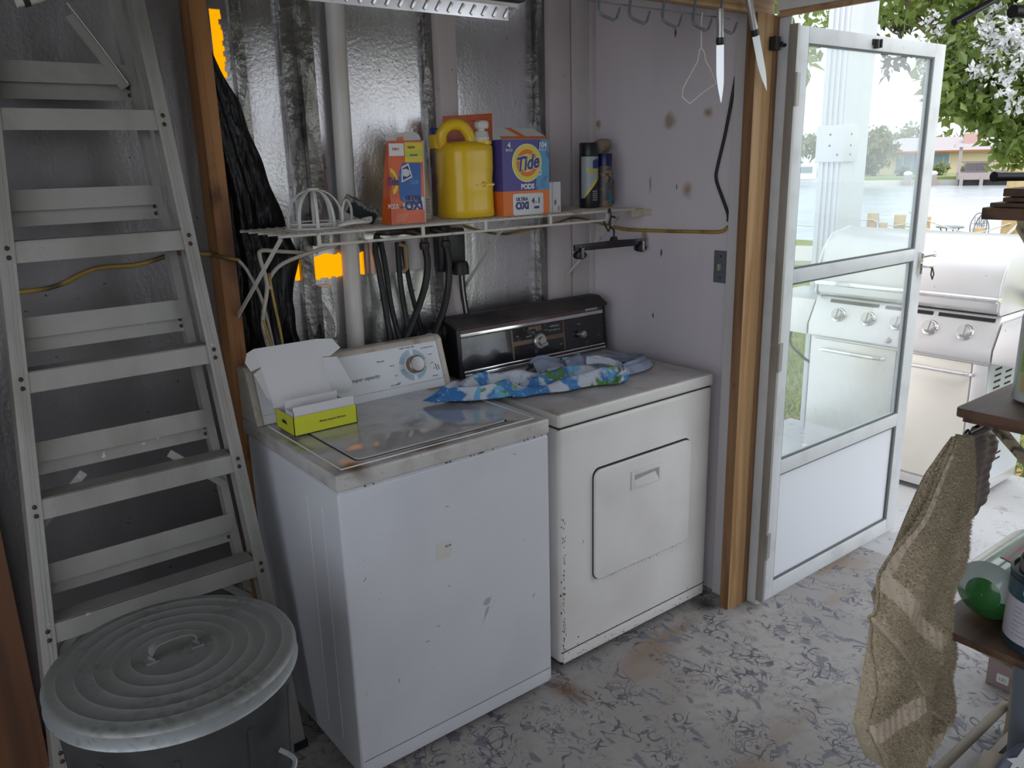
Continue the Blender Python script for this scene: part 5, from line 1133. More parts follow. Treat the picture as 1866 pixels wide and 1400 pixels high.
# clear and green plastic pack on the low shelf
pk = thing('green_bottle', 'large clear and green plastic bottle lying on the low brown shelf', 'bottle', (1.34, -1.0, .521))
b = B(); b.grid(lambda u, v: (1.20+.30*u, -1.035+.075*math.cos(2*PI*v)*(1 if .08 < u else .55+5.6*u), .597+.075*math.sin(2*PI*v)*(1 if .08 < u else .55+5.6*u)), 24, 32, 0, True)
b.lathe([(.041, 0), (.03, -.006), (.001, -.008)], (1.20, -1.035, .597), 32, 1, 'x', cap=False)
for q in range(len(b.f)):
    c_ = sum(b.v[i][2] for i in b.f[q])/len(b.f[q])
    if c_ < .590: b.mi[q] = 1
b.build('bottle_body', [mat('clear_greenish_plastic', (.50, .58, .54), .12, coat=.5, layers=[('n', 5, (.34, .42, .36), .4, .7)]), mat('green_plastic', (.035, .17, .04), .2, coat=.4, layers=[('n', 6, (.10, .26, .16), .5, .7)])], pk)
b = B(); n9 = 8
for i in range(n9):
    a0, a1 = PI*.50+.10*i*.8, PI*.50+.10*(i+1)*.8
    b.add([(1.27, -1.035+.0765*math.cos(a0), .597+.0765*math.sin(a0)), (1.45, -1.035+.0765*math.cos(a0), .597+.0765*math.sin(a0)), (1.45, -1.035+.0765*math.cos(a1), .597+.0765*math.sin(a1)), (1.27, -1.035+.0765*math.cos(a1), .597+.0765*math.sin(a1))], [(0, 1, 2, 3)])
b.build('bottle_label', mat('grey_red_label', (.22, .20, .19), .35, layers=[('n', 26, (.50, .09, .04), .52, .58)]), pk)
# paint can with a coiled strip on its lid
pcx, pcy = 1.205, -1.172
pc = thing('paint_can', 'paint can with dark teal and pale lavender label on the low brown shelf', 'paint can', (pcx, pcy, .521))
b = B().lathe([(.080, 0), (.084, .004), (.082, .010), (.082, .178), (.084, .182), (.084, .190), (.078, .192), (.074, .184), (.001, .184)], (pcx, pcy, .521), 48, 0); b.build('can_body', mat('can_teal', (.015, .035, .05), .35), pc)
b = B().lathe([(.0826, .022), (.0826, .128)], (pcx, pcy, .521), 48, 0, cap=False).lathe([(.0827, .128), (.0827, .172)], (pcx, pcy, .521), 48, 1, cap=False)
for q in range(7):
    for i in range(9):
        a0 = 2.55+.055*i+.05*(q % 2); a1 = a0+.055
        if i > 8-(q % 3)*2: continue
        z = .521+.040+.0115*q; b.add([(pcx+.0832*math.cos(a), pcy+.0832*math.sin(a), zz) for a, zz in ((a0, z), (a1, z), (a1, z+.002), (a0, z+.002))], [(0, 1, 2, 3)], 2)
b.add([(pcx+.0832*math.cos(2.85+.07*math.cos(t)), pcy+.0832*math.sin(2.85+.07*math.cos(t)), .521+.152+.008*math.sin(t)) for t in [2*PI*i/14 for i in range(14)]], [tuple(range(14))], 2)
b.build('label', [mat('label_lavender', (.50, .49, .55), .45), mat('label_teal', (.03, .075, .10), .4), m_sil], pc)
P = [(pcx+(.020+.0088*a/2/PI*1.5)*math.cos(a)-.005, pcy+(.020+.0088*a/2/PI*1.5)*math.sin(a), 0) for a in [i*.25 for i in range(96)]]
b = B(); k = len(P); b.add([(p[0], p[1], z) for z in (.7065, .738) for p in P], [(i, i+1, k+i+1, k+i) for i in range(k-1)]); cs = b.build('coiled_strip', mat('grey_brown_felt', (.17, .15, .14), .9), thick=.003, org=(pcx, pcy, .7065)); tag(cs, 'grey coiled strip standing on the lid of the paint can', 'coil')
# under the shelving
b = B().loft([(1.45, -1.21, .0, .085, .12), (1.45, -1.21, .01, .092, .13), (1.45, -1.21, .38, .108, .150), (1.45, -1.21, .385, .114, .155), (1.45, -1.21, .40, .114, .155)], 32, 0, 5)
t = thing('grey_bin', 'blue grey plastic bin under the low shelf of the brown unit', 'bin', (1.44, -1.20, 0)); b.build('bin_body', mat('blue_grey_plastic', (.15, .17, .20), .45), t)
b = B(); ncyl(b, (1.352, -1.15, .30), (-1, 0, 0), [(.024, -.015), (.024, .004)], 20); b.build('round_mark', mat('deep_blue_disc', (.01, .03, .12), .4), t)
b = B().box(1.765, 1.94, -1.10, -.877, 0, .29)
t = thing('pink_carton', 'dusty pink carton with small white sticker on the floor beyond the low shelf', 'carton', (1.85, -.99, 0)); b.build('carton', mat('dusty_pink_card', (.33, .245, .24), .6), t, bevel=.002)
b = B().prism(rrect(.030, .065, .02, .05, .003), (1.765, -.877, 0), -Y, Z, -X, .0006); b.build('sticker', m_wh, t); text('lettering', '131', .016, (1.764, -.9245, .029), -Y, Z, m_printgrey, t)
b = B().add([(1.20, -1.06, .04), (1.33, -1.045, .08), (1.34, -1.10, .09), (1.22, -1.13, .045)], [(0, 1, 2, 3)]); b.add([(1.22, -1.13, .045), (1.34, -1.10, .09), (1.34, -1.16, .02), (1.23, -1.18, 0)], [(0, 1, 2, 3)]); b.add([(1.20, -1.06, .04), (1.22, -1.13, .045), (1.23, -1.18, 0), (1.19, -1.10, 0)], [(0, 1, 2, 3)])
tag(b.build('cardboard_flap', mat('tan_cardboard', (.44, .36, .28), .75), thick=.004), 'bent tan cardboard flap on the floor under the brown shelving', 'cardboard')
def cloth(u, v): return (1.18+.16*u+.03*math.sin(5*v), -1.235+.14*v, .006+.20*math.sin(PI*min(1, .15+.85*u))*math.sin(PI*v)**.6+.010*math.sin(14*u)*math.sin(11*v)+.004)
sf = thing('star_cloth', 'crumpled denim blue cloth with a white star on the floor at bottom right', 'cloth', (1.27, -1.17, .0))
B().grid(cloth, 30, 30).build('cloth', mat('blue_grey_cloth', (.10, .115, .17), .9, layers=[('n', 22, (.20, .215, .27), .5, .65)]), sf, thick=.004)
st_ = [(.034*(1 if i % 2 == 0 else .40)*math.cos(PI/2+PI*i/5), .034*(1 if i % 2 == 0 else .40)*math.sin(PI/2+PI*i/5)) for i in range(10)]
cU = (Vector(cloth(.22, .45))-Vector(cloth(.22, .65))).normalized(); cV = (Vector(cloth(.40, .55))-Vector(cloth(.05, .55))).normalized(); cN = cU.cross(cV).normalized()
if cN.x > 0 and cN.z < 0: cN = -cN
B().prism(st_, Vector(cloth(.20, .55))+cN*.008, cU, cV, cN, .004).build('white_star', m_wh, sf)

# ================================================================ OUTDOORS
# gas grill on the patio
gr = thing('gas_grill', 'stainless steel gas grill with five knobs standing on the patio outside the door', 'grill', (3.42, .17, 0))
GX = 3.13
B().box(GX+.012, GX+.50, -.235, .672, .055, .700).build('cabinet', m_grill, gr, bevel=.004)
B().box(GX+.002, GX+.50, -.238, .675, .028, .075).build('base_panel', m_grill, gr, bevel=.004)
for yy in (-.18, .62):
    for xx in (GX+.06, GX+.44): B().lathe([(.024, -.012), (.024, .012)], (xx, yy, .028), 16, 0, 'y').build('caster', m_darkmetal, gr)
do1 = B().box(GX, GX+.014, .192, .650, .085, .690).build('left_door', m_grill, gr, bevel=.004); do2 = B().box(GX, GX+.014, -.165, .178, .085, .690).build('right_door', m_grillwarm, gr, bevel=.004)
B().box(GX, GX+.014, -.236, -.172, .085, .69).build('corner_strip', m_grill, gr, bevel=.003)
B().box(GX-.001, GX+.016, .1785, .1915, .085, .69).build('door_gap', m_gap, gr)
for y0, y1, p_ in ((.596, .254, do1), (.141, -.174, do2)):
    B().tube(smoothpath([(GX, y0, .636), (GX-.022, y0-.012, .640), (GX-.030, y0-.04, .641), (GX-.030, y1+.04, .641), (GX-.022, y1+.012, .640), (GX, y1, .636)], 4), .009, 10).build('handle', m_chrome, p_)
# control panel slopes back towards the top
b = B().prism([(GX-.012, .712), (GX-.012, .768), (GX+.060, .912), (GX+.45, .912), (GX+.45, .700), (GX, .700)], (0, -.245, 0), X, Z, Y, .925); b.build('control_panel', m_grill, gr, bevel=.004)
b = B()
for y0, y1 in ((.596, .329), (.294, .057), (.031, -.223)): b.prism([(0, 0), (y0-y1, 0), (y0-y1, .020), (0, .020)], (GX+.046, y0, .884), -Y, Vector((.447, 0, .894)), Vector((-.894, 0, .447)), .001)
for k, (y0, y1) in enumerate(((.596, .329), (.294, .057), (.031, -.223))):
    B().prism([(0, 0), (y0-y1, 0), (y0-y1, .018), (0, .018)], (GX+.045, y0, .885), -Y, Vector((.447, 0, .894)), Vector((-.894, 0, .447)), .0015).build('vent_slot', m_gap, gr)
kn_ = Vector((-.894, 0, .447))
for y in (.526, .362, .208, .049, -.113):
    c_ = Vector((GX+.0175, y, .827)); b = B(); ncyl(b, c_, kn_, [(.038, 0), (.038, .006), (.034, .010)], 24); ko_ = b.build('control_knob', m_chrome, gr)
    b = B(); ncyl(b, c_, kn_, [(.030, .008), (.027, .030), (.024, .033)], 24); b.bar(c_+kn_*.033-Vector((.447, 0, .894))*.022, c_+kn_*.033+Vector((.447, 0, .894))*.024, .014, .014, kn_); b.build('knob_grip', m_steelknob, ko_)
b = B(); ncyl(b, (GX-.006, .235, .742), (-1, 0, 0), [(.018, 0), (.017, .012), (.012, .016)], 16); b.build('igniter', m_steelknob, gr)
lidp = [(GX+.045, .922), (GX+.030, .940), (GX+.032, 1.05), (GX+.075, 1.165), (GX+.150, 1.235), (GX+.30, 1.262), (GX+.43, 1.235), (GX+.47, 1.10), (GX+.47, .922)]
b = B().prism([(p[0], p[1]) for p in lidp], (0, -.235, 0), X, Z, Y, .905); lidg = b.build('lid', m_grill, gr, bevel=.006, smooth=35)
for y in (-.245, .668): B().prism([(GX+.26+(p[0]-GX-.26)*1.03, 1.08+(p[1]-1.08)*1.03) for p in lidp], (0, y, 0), X, Z, Y, .012).build('lid_end', m_grill, gr, bevel=.003)
B().tube(smoothpath([(GX+.03, .625, .990), (GX-.020, .612, .996), (GX-.034, .580, .998), (GX-.034, -.19, .998), (GX-.020, -.222, .996), (GX+.03, -.235, .990)], 4), .0135, 12).build('lid_handle', m_chrome, lidg)
for y0, y1, nm in ((.690, 1.02, 'side_shelf'), (-.62, -.252, 'side_shelf')):
    b = B().prism([(GX-.010, .705), (GX-.010, .762), (GX+.055, .885), (GX+.46, .885), (GX+.46, .72)], (0, y0, 0), X, Z, Y, y1-y0); b.build(nm, m_grill, gr, bevel=.004)
sp = B().box(GX+.014, GX+.50, -.2395, -.2345, .08, .695).build('side_panel', mat('pale_painted_panel', (.55, .57, .60), .45), gr)
for z in (.655, .625, .595, .565, .21, .18):
    for x in (3.21, 3.33): B().box(x, x+.07, -.2405, -.239, z, z+.010).build('louvre', m_gap, sp)
B().tube(smoothpath([(GX+.35, -.24, .96), (GX+.34, -.30, .985), (GX+.30, -.42, 1.02), (GX+.28, -.58, 1.02)], 5), .022, 8).build('hose', m_darkmetal, gr)
B().tube(smoothpath([(GX+.10, .85, .695), (GX+.05, .82, .62), (GX+.08, .74, .54), (GX+.12, .675, .50)], 6), .008, 6).build('gas_hose', m_hose, gr)
# porch column
pcn = thing('porch_column', 'white fluted porch column standing behind the grill seen through the door glass', 'column', (3.66, .925, 0))
m_col = mat('white_aluminium_column', (.60, .625, .65), .45)
B().box(3.59, 3.70, .835, .985, -.03, 3.0).build('shaft', m_col, pcn, bevel=.004)
for k in range(4): B().box(3.582, 3.592, .853+.032*k, .867+.032*k, 0, 3.0).build('flute', m_col, pcn, bevel=.002)
B().box(3.70, 3.86, .846, .974, 0, 3.0).build('side_panel', m_col, pcn)
B().box(3.572, 3.72, .822, .998, 1.60, 1.80).build('collar', m_col, pcn, bevel=.006)
for z in (1.64, 1.69, 1.75):
    b = B(); ncyl(b, (3.572, .86+.05*(z > 1.66), z), (-1, 0, 0), [(.006, 0), (.005, .003)], 8); ncyl(b, (3.64, .822, z), (0, -1, 0), [(.006, 0), (.005, .003)], 8); b.build('bolt', m_rivet, pcn)
b = B().prism([(0, 0), (.9, 0), (.9, .17), (0, .17)], (3.78, -1.2, 2.78), X*0+Y, Z, X, .14) if False else B().box(3.62, 3.72, .99, 4.2, 2.72, 2.92)
tag(b.build('porch_beam', m_col), 'white porch beam running left from the top of the fluted column', 'beam')
# ground, water
m_grass = mat('lawn', (.22, .27, .07), .9, layers=[('n', 3, (.30, .33, .10), .4, .65), ('n', 24, (.12, .18, .035), .5, .7), ('n', 9, (.34, .24, .13), .62, .70)], bump=[('n', 60, .8, (1, 1, 1), 3, 0, .04)])
def gz_(x): return -.145-1.0*max(0, min(1, (x-3.7)/16))
b = B().grid(lambda u, v: (3.68+20*u, -26+70*v, gz_(3.68+20*u)+.03*math.sin(7*u+3*v)*u), 30, 20); la = b.build('ground_lawn', m_grass, world=True); la['kind'] = 'structure'
gv, gf = [], []
for q in range(26000):
    x = 3.72+abs(random.gauss(0, 2.2)); y = random.uniform(-2.2, 6.5); h = random.uniform(.03, .075); a = random.uniform(0, 2*PI); k0 = len(gv); w_ = .006
    z = gz_(x)+.01; gv += [(x-w_*math.cos(a), y-w_*math.sin(a), z), (x+w_*math.cos(a), y+w_*math.sin(a), z), (x+random.gauss(0, .02), y+random.gauss(0, .02), z+h)]; gf.append((k0, k0+1, k0+2))
gs = tag(B().add(gv, gf).build('grass', m_grass, org=(5, 2, -.15)), 'short green grass of the lawn beside the patio', 'grass'); gs['kind'] = 'stuff'
lv, lf = [], []
for q in range(90):
    x = 3.74+abs(random.gauss(0, .5)); y = random.choice((random.uniform(1.0, 2.4), random.uniform(-.8, .1))); k0 = len(lv); z = gz_(x)+.07
    for a in range(4): t_ = a*PI/2+q; lv.append((x+.03*math.cos(t_), y+.018*math.sin(t_)+.01, z+.008*(a % 2)))
    lf.append((k0, k0+1, k0+2, k0+3))
fl_ = tag(B().add(lv, lf).build('fallen_leaves', mat('dry_leaf', (.36, .17, .08), .8, layers=[('n', 4, (.45, .30, .18), .45, .6)]), org=(4.2, .8, -.1)), 'dry brown fallen leaves on the lawn edge near the grill', 'leaves'); fl_['kind'] = 'stuff'
b = B().add([(23, -120, -1.75), (92, -120, -1.75), (92, 160, -1.75), (23, 160, -1.75)], [(0, 1, 2, 3)]); wa = b.build('water', mat('pale_lake_water', (.42, .46, .48), .22, layers=[('n', .25, (.36, .40, .42), .4, .7)], bump=[('n', .9, .5, (1, 1, 1), 4, .5, .3)], spec=1.0), world=True); tag(wa, 'bright rippled canal water beyond the pilings', 'water'); wa['kind'] = 'structure'
# far bank
FB = Vector((82.5, 43.4, 0)); FX = Vector((.46, -.888, 0)); FYv = Vector((.888, .46, 0))
def fp(a, d_, z): return FB+FX*a+FYv*d_+Z*z
def fbox(b, a0, a1, d0, d1, z0, z1, mi=0):
    c_ = fp((a0+a1)/2, (d0+d1)/2, (z0+z1)/2); return b.obox(c_, FX*((a1-a0)/2), FYv*((d1-d0)/2), Z*((z1-z0)/2), mi)
o = fbox(B(), -90, 90, 0, 60, -2.4, -.95).build('far_lawn', mat('far_lawn_green', (.24, .30, .11), .9, layers=[('n', .3, (.30, .34, .16), .4, .7)]), world=True); o['kind'] = 'structure'
o = fbox(B(), -90, 90, -.6, 0, -2.4, -1.25).build('seawall', mat('pale_concrete_seawall', (.62, .60, .55), .8), world=True); tag(o, 'low pale seawall along the far bank of the water', 'seawall'); o['kind'] = 'structure'
hs = thing('bungalow', 'pale yellow brick bungalow with mauve roof on the far bank', 'house', tuple(fp(6, 12, -.95)))
m_hw = mat('pale_yellow_brick', (.66, .56, .38), .8, layers=[('n', 2, (.70, .50, .40), .5, .7)]); m_hr = mat('mauve_shingles', (.42, .37, .38), .85); m_win = mat('window_blue_grey', (.22, .28, .33), .2)
fbox(B(), -.5, 24, 12, 22, -.95, 1.55).build('wall', m_hw, hs)
b = B(); P = [fp(-1.2, 11.2, 1.55), fp(24.8, 11.2, 1.55), fp(24.8, 22.8, 1.55), fp(-1.2, 22.8, 1.55), fp(2, 17, 3.1), fp(22, 17, 3.1)]
b.add(P, [(0, 1, 5, 4), (1, 2, 5), (2, 3, 4, 5), (3, 0, 4), (0, 3, 2, 1)]); b.build('roof', m_hr, hs)
fbox(B(), -1.3, 24.9, 11.05, 11.2, 1.38, 1.58).build('fascia', mat('red_brown_fascia', (.36, .14, .08), .7), hs)
fbox(B(), 8.6, 10, 14, 15, 2.0, 3.4).build('chimney', mat('pink_brick', (.55, .36, .33), .8), hs)
for a0, a1, z0 in ((1.8, 2.5, -.75), (2.6, 3.4, -.95), (3.5, 4.2, -.75), (5.0, 5.5, -.15), (5.6, 6.6, -.15), (6.7, 7.2, -.15)):
    f_ = fbox(B(), a0-.08, a1+.08, 11.9, 12.0, z0-.08, 1.28).build('window', mat('white_window_frame', (.72, .73, .74), .5) if a0 == 1.8 else bpy.data.materials['white_window_frame'], hs); fbox(B(), a0, a1, 11.86, 11.9, z0, 1.2).build('pane', m_win, f_)
# boat house / dock with railing on the far bank
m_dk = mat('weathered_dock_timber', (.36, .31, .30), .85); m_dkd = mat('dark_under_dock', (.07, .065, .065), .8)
fd = thing('far_dock', 'timber dock with roof posts and dark railing on the far bank', 'dock', tuple(fp(13, -2, -1.75)))
fbox(B(), 7.4, 29, -3.0, .4, -1.20, -.55).build('deck', m_dk, fd)
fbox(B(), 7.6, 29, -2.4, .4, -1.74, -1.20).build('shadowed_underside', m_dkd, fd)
for a in (7.7, 9.4, 12.6, 15.8, 19.0): fbox(B(), a-.15, a+.15, -3.05, -2.7, -1.9, -.9).build('pile', m_dk, fd)
for a in (7.4, 10.0, 13.6, 16.6, 20.0): fbox(B(), a-.14, a+.14, -2.9, -2.6, -.55, 1.85).build('roof_post', m_dk, fd)
fbox(B(), 6.9, 25, -3.2, .6, 1.85, 2.10).build('canopy', mat('pale_canopy', (.56, .52, .52), .7), fd)
b = B(); fbox(b, 7.4, 23, -2.85, -2.78, .42, .50)
for k in range(62): fbox(b, 7.5+.25*k, 7.54+.25*k, -2.84, -2.79, -.5, .42)
fbox(b, 7.4, 23, -2.85, -2.78, -.45, -.38); b.build('railing', mat('dark_railing', (.14, .13, .13), .6), fd)
fbox(B(), 8.0, 10.2, -1.5, -.8, -.5, .35).build('bench_back', mat('mauve_bench', (.26, .21, .24), .7), fd)
for a, lab in ((3.0, 'white domed mooring post left of the far dock, seen through the glass'), (5.3, 'white domed mooring post beside the far dock, right of the door edge')):
    t = thing('mooring_post', lab, 'post', tuple(fp(a, -.8, -2.0)), 'mooring posts on the far bank')
    fbox(B(), a-.35, a+.35, -1.5, -.8, -2.1, -.75).build('post', m_dk, t); b = B(); b.ball(fp(a, -1.15, -.62), .42, 12, 0, (1, 1, .7)); b.build('cap', mat('white_post_cap', (.75, .76, .74), .5) if a < 4 else bpy.data.materials['white_post_cap'], t)
bo = thing('motor_boat', 'white motor boat moored on the far bank, seen behind the porch column', 'boat', tuple(fp(-7, -2, -1.75)))
b = B(); hull = []
for i in range(9):
    f = i/8; hw_ = 1.0*math.sin(PI*min(1, .25+f*.75))**.6; hull.append([fp(-10+6*f, -2-hw_, -.9-.25*(1-f)), fp(-10+6*f, -2-hw_*.6, -1.75), fp(-10+6*f, -2+hw_*.6, -1.75), fp(-10+6*f, -2+hw_, -.9-.25*(1-f))])
b.add([p for h_ in hull for p in h_], [(i*4+j, i*4+(j+1) % 4, (i+1)*4+(j+1) % 4, (i+1)*4+j) for i in range(8) for j in range(4)]+[(0, 1, 2, 3), (35, 34, 33, 32)]); b.build('hull', mat('boat_white', (.78, .78, .78), .3), bo)
b = B(); fbox(b, -8, -5.6, -2.7, -1.3, -.95, .5); b.build('cabin', bpy.data.materials['boat_white'], bo); fbox(B(), -7.6, -6, -2.75, -2.69, -.3, .3).build('cabin_window', m_win, bo)

# ---------------------------------------------------------------- near pilings, rope, garden furniture
m_pil = mat('tan_timber_piling', (.52, .38, .21), .8, layers=[('n', 3, (.40, .27, .13), .45, .7, (1, 1, .3))]); m_piltop = mat('grey_piling_wrap', (.40, .38, .36), .8)
def at(a, d_, z=0):      # along and beyond the dock edge
    return Vector((18.9, 6.4, z))+Vector((.46, -.888, 0))*a+Vector((.888, .46, 0))*d_
def piling(a, d_, z1, r, lab, wrap=False):
    p = at(a, d_); t = thing('timber_piling', lab, 'piling', (p.x, p.y, -1.3), 'pilings along the near dock')
    B().lathe([(r, -1.9), (r*.96, z1-.02), (r*.9, z1)], (p.x, p.y, 0), 16).build('post', m_pil, t)
    if wrap: B().lathe([(r*1.05, z1-.62), (r*1.05, z1-.35)], (p.x, p.y, 0), 16, cap=False).build('wrap', m_piltop, t)
    return p

def abox(b, a0, a1, d0, d1, z0, z1): return b.obox(at((a0+a1)/2, (d0+d1)/2, (z0+z1)/2), Vector((.46, -.888, 0))*((a1-a0)/2), Vector((.888, .46, 0))*((d1-d0)/2), Z*((z1-z0)/2))
dk = abox(B(), -30, 30, -.3, 3.2, -2.4, -.86).build('floor_dock', mat('bleached_dock', (.52, .50, .47), .8), world=True); dk['kind'] = 'structure'
for a, d_, z1, r, lab, wr in (
    (-1.09, 0, .18, .12, 'timber piling just right of the open door edge, rope tied round it', False), (.02, 0, -.06, .115, 'timber piling with rope beside the garden table, taller of the joined pair', False), (-.20, .05, -.23, .09, 'short stub piling joined to the left of the roped piling', False),
    (.60, 0, 2.6, .17, 'tall timber pole standing behind the stacked boards at the right', False), (.79, .3, .08, .13, 'timber piling right of the tall pole with thick rope looped on it', False), (.70, -.3, -.17, .10, 'low square cut piling just right of the tall pole', False),
    (-2.21, 0, .26, .12, 'left grey topped piling seen through the door glass', True), (-1.96, -.12, .05, .09, 'short piling in front of the left grey topped piling, through the glass', False), (-1.62, 0, .22, .13, 'right grey topped piling seen through the door glass near its edge', True), (1.15, .2, .20, .13, 'rightmost timber piling partly hidden by the shelving', False)):
    piling(a, d_, z1, r, lab, wr)
m_rope = mat('white_mooring_rope', (.66, .64, .58), .8, bump=[('w', 60, .4)])
def rope(lab, pts, r): return tag(B().tube(smoothpath(pts, 7), r, 6).build('mooring_rope', m_rope), lab, 'rope', 'ropes between the near pilings')
rope('upper thin rope sagging from the door edge to the roped piling', [at(-1.45, -.14, .30), at(-1.09, -.14, .12), at(-.7, -.14, -.03), at(-.3, -.14, -.14), at(.02, -.15, -.15), at(.4, -.15, -.02), at(.6, -.2, .06)], .016)
rope('lower white rope sagging beneath the garden table edge', [at(-1.5, -.14, -.02), at(-1.09, -.15, -.09), at(-.75, -.14, -.18), at(-.4, -.14, -.24), at(0, -.15, -.22), at(.12, -.15, -.21)], .028)
rope('thick rope swagged from the roped piling to the tall pole', [at(.02, -.15, -.17), at(.15, -.2, -.25), at(.35, -.2, -.31), at(.5, -.22, -.25), at(.66, -.2, -.06), at(.78, -.1, .03), at(.9, -.1, -.05), at(1.05, .0, .06), at(1.15, .05, .1)], .036)
rope('thin rope left of the porch column seen through the glass', [at(-4.2, -.1, .02), at(-3.6, -.1, -.05), at(-3.0, -.1, -.02), at(-2.6, -.1, .08), at(-2.21, -.14, .12)], .013)
rope('rope between the two grey topped pilings seen through the glass', [at(-2.21, -.14, .12), at(-2.0, -.14, .02), at(-1.8, -.14, -.02), at(-1.62, -.15, .0), at(-1.45, -.14, .04)], .016)
m_iron = mat('grey_wrought_iron', (.20, .21, .23), .6)
tp = at(-.52, .9); gt = thing('garden_table', 'round grey iron garden table on the dock above the grill lid', 'table', (tp.x, tp.y, -.86))
B().lathe([(.30, -.135), (.30, -.11), (.001, -.105)], (tp.x, tp.y, 0), 28).build('table_top', m_iron, gt)
for k in range(4):
    a = PI/4+k*PI/2; B().tube(smoothpath([(tp.x+.22*math.cos(a), tp.y+.22*math.sin(a), -.13), (tp.x+.12*math.cos(a), tp.y+.12*math.sin(a), -.45), (tp.x+.26*math.cos(a), tp.y+.26*math.sin(a), -.86)], 5), .014, 6).build('leg', m_iron, gt)
def chair(a, d_, rz, lab, first=[None]):
    p = at(a, d_, -.86)
    if first[0] is None:
        t = thing('garden_chair', lab, 'chair', (0, 0, 0), 'iron garden chairs on the dock'); first[0] = t
        B().lathe([(.21, .40), (.21, .42), (.001, .425)], (0, 0, 0), 18).build('seat', m_iron, t)
        b = B().tube(smoothpath([(-.20, .18, .42), (-.23, .24, .75), (-.12, .27, .98), (0, .28, 1.05), (.12, .27, .98), (.23, .24, .75), (.20, .18, .42)], 5), .013, 6)
        for x in (-.12, -.06, 0, .06, .12): b.tube([(x, .20, .42), (x*.9, .27, .96)], .007, 5)
        for z in (.55, .68, .81): b.tube([(-.21, .22, z), (.21, .22, z)], .007, 5)
        b.build('backrest', m_iron, t)
        for sx_, sy_ in ((-1, -1), (1, -1), (-1, 1), (1, 1)): B().tube([(.17*sx_, .17*sy_, .41), (.22*sx_, .23*sy_, 0)], .012, 6).build('leg', m_iron, t)
    else:
        t = first[0].copy(); COL.objects.link(t); t['label'] = lab
        for ch in first[0].children: c = ch.copy(); COL.objects.link(c); c.parent = t
    t.location = p; t.rotation_euler = (0, 0, rz); return t
chair(-1.0, .7, 1.2, 'iron garden chair left of the garden table, beside the door edge'); chair(-.12, .6, -2.2, 'iron garden chair low in front of the garden table, above the grill lid'); chair(-1.82, .8, .5, 'iron garden chair seen through the glass between the grey topped pilings'); chair(.22, .9, -.6, 'iron garden chair back poking up beside the roped piling')

# ---------------------------------------------------------------- trees
def leafmat(n, c1, c2, c3, tc_): return mat(n, c1, .45, layers=[('n', 1.3, c2, .42, .58), ('n', 9, c3, .55, .72)], transl=(tc_, '', .42))
m_leaf = leafmat('myrtle_leaf', (.21, .28, .085), (.14, .21, .06), (.36, .39, .14), (.42, .49, .14))
m_far = leafmat('hazy_tree_leaf', (.24, .28, .14), (.17, .22, .10), (.34, .36, .20), (.30, .34, .16))
m_bark = mat('grey_brown_bark', (.20, .155, .12), .9, layers=[('n', 6, (.30, .25, .20), .5, .7, (1, 1, .2))])
def leaves(blobs, size, droop=.3):
    """blobs: (centre, radii, count); each leaf a folded quad of its own direction"""
    V_, F_ = [], []
    for c, r, n in blobs:
        u = rng.normal(size=(n, 3)); u /= np.linalg.norm(u, axis=1)[:, None]; rad = rng.random(n)**(1/2.2)
        # gather into sprays so that sky shows between them
        k = max(6, n//26); cu = rng.normal(size=(k, 3)); cu /= np.linalg.norm(cu, axis=1)[:, None]; cc = cu*(rng.random(k)**(1/2.4))[:, None]
        pk_ = cc[rng.integers(0, k, n)]+rng.normal(size=(n, 3))*.13
        p = np.array(c)+pk_*np.array(r)
        d_ = rng.normal(size=(n, 3)); d_[:, 2] -= droop*1.6; d_ /= np.linalg.norm(d_, axis=1)[:, None]
        w_ = np.cross(d_, rng.normal(size=(n, 3))); w_ /= np.linalg.norm(w_, axis=1)[:, None]; nn = np.cross(d_, w_)
        s = size*(.6+.8*rng.random(n))[:, None]
        q = np.stack([p, p+d_*s*.45+w_*s*.27+nn*s*.10, p+d_*s, p+d_*s*.45-w_*s*.27+nn*s*.10], 1).reshape(-1, 3)
        o = len(V_)*1; V_.append(q)
    q = np.concatenate(V_); n = len(q)//4
    return q, n
def leafmesh(name, blobs, size, mt, parent, droop=.3, split=True):
    q, n = leaves(blobs, size, droop); me = bpy.data.meshes.new(name)
    f = [(4*i, 4*i+1, 4*i+2) for i in range(n)]+[(4*i, 4*i+2, 4*i+3) for i in range(n)]
    me.from_pydata(q.tolist(), [], f); me.materials.append(mt); o = bpy.data.objects.new(name, me); COL.objects.link(o); o.parent = parent; o.location = -parent.location; o['kind'] = 'stuff'
    return o
ct = thing('crape_myrtle', 'leafy crape myrtle tree with white blossom overhanging the patio at the right', 'tree', (9.4, .2, -.5))
CB = [((8.9, 1.25, 3.05), (1.5, 1.25, .95), 7600), ((8.3, 2.3, 3.35), (1.2, 1.1, .55), 4200), ((9.2, 1.0, 2.05), (1.0, .75, .62), 3800), ((8.2, 3.6, 3.5), (1.3, .9, .5), 1600), ((8.1, 1.98, 2.42), (.75, .50, .52), 5200), ((8.35, 1.62, 1.85), (.5, .36, .36), 1500)]
leafmesh('foliage', CB, .108, m_leaf, ct)
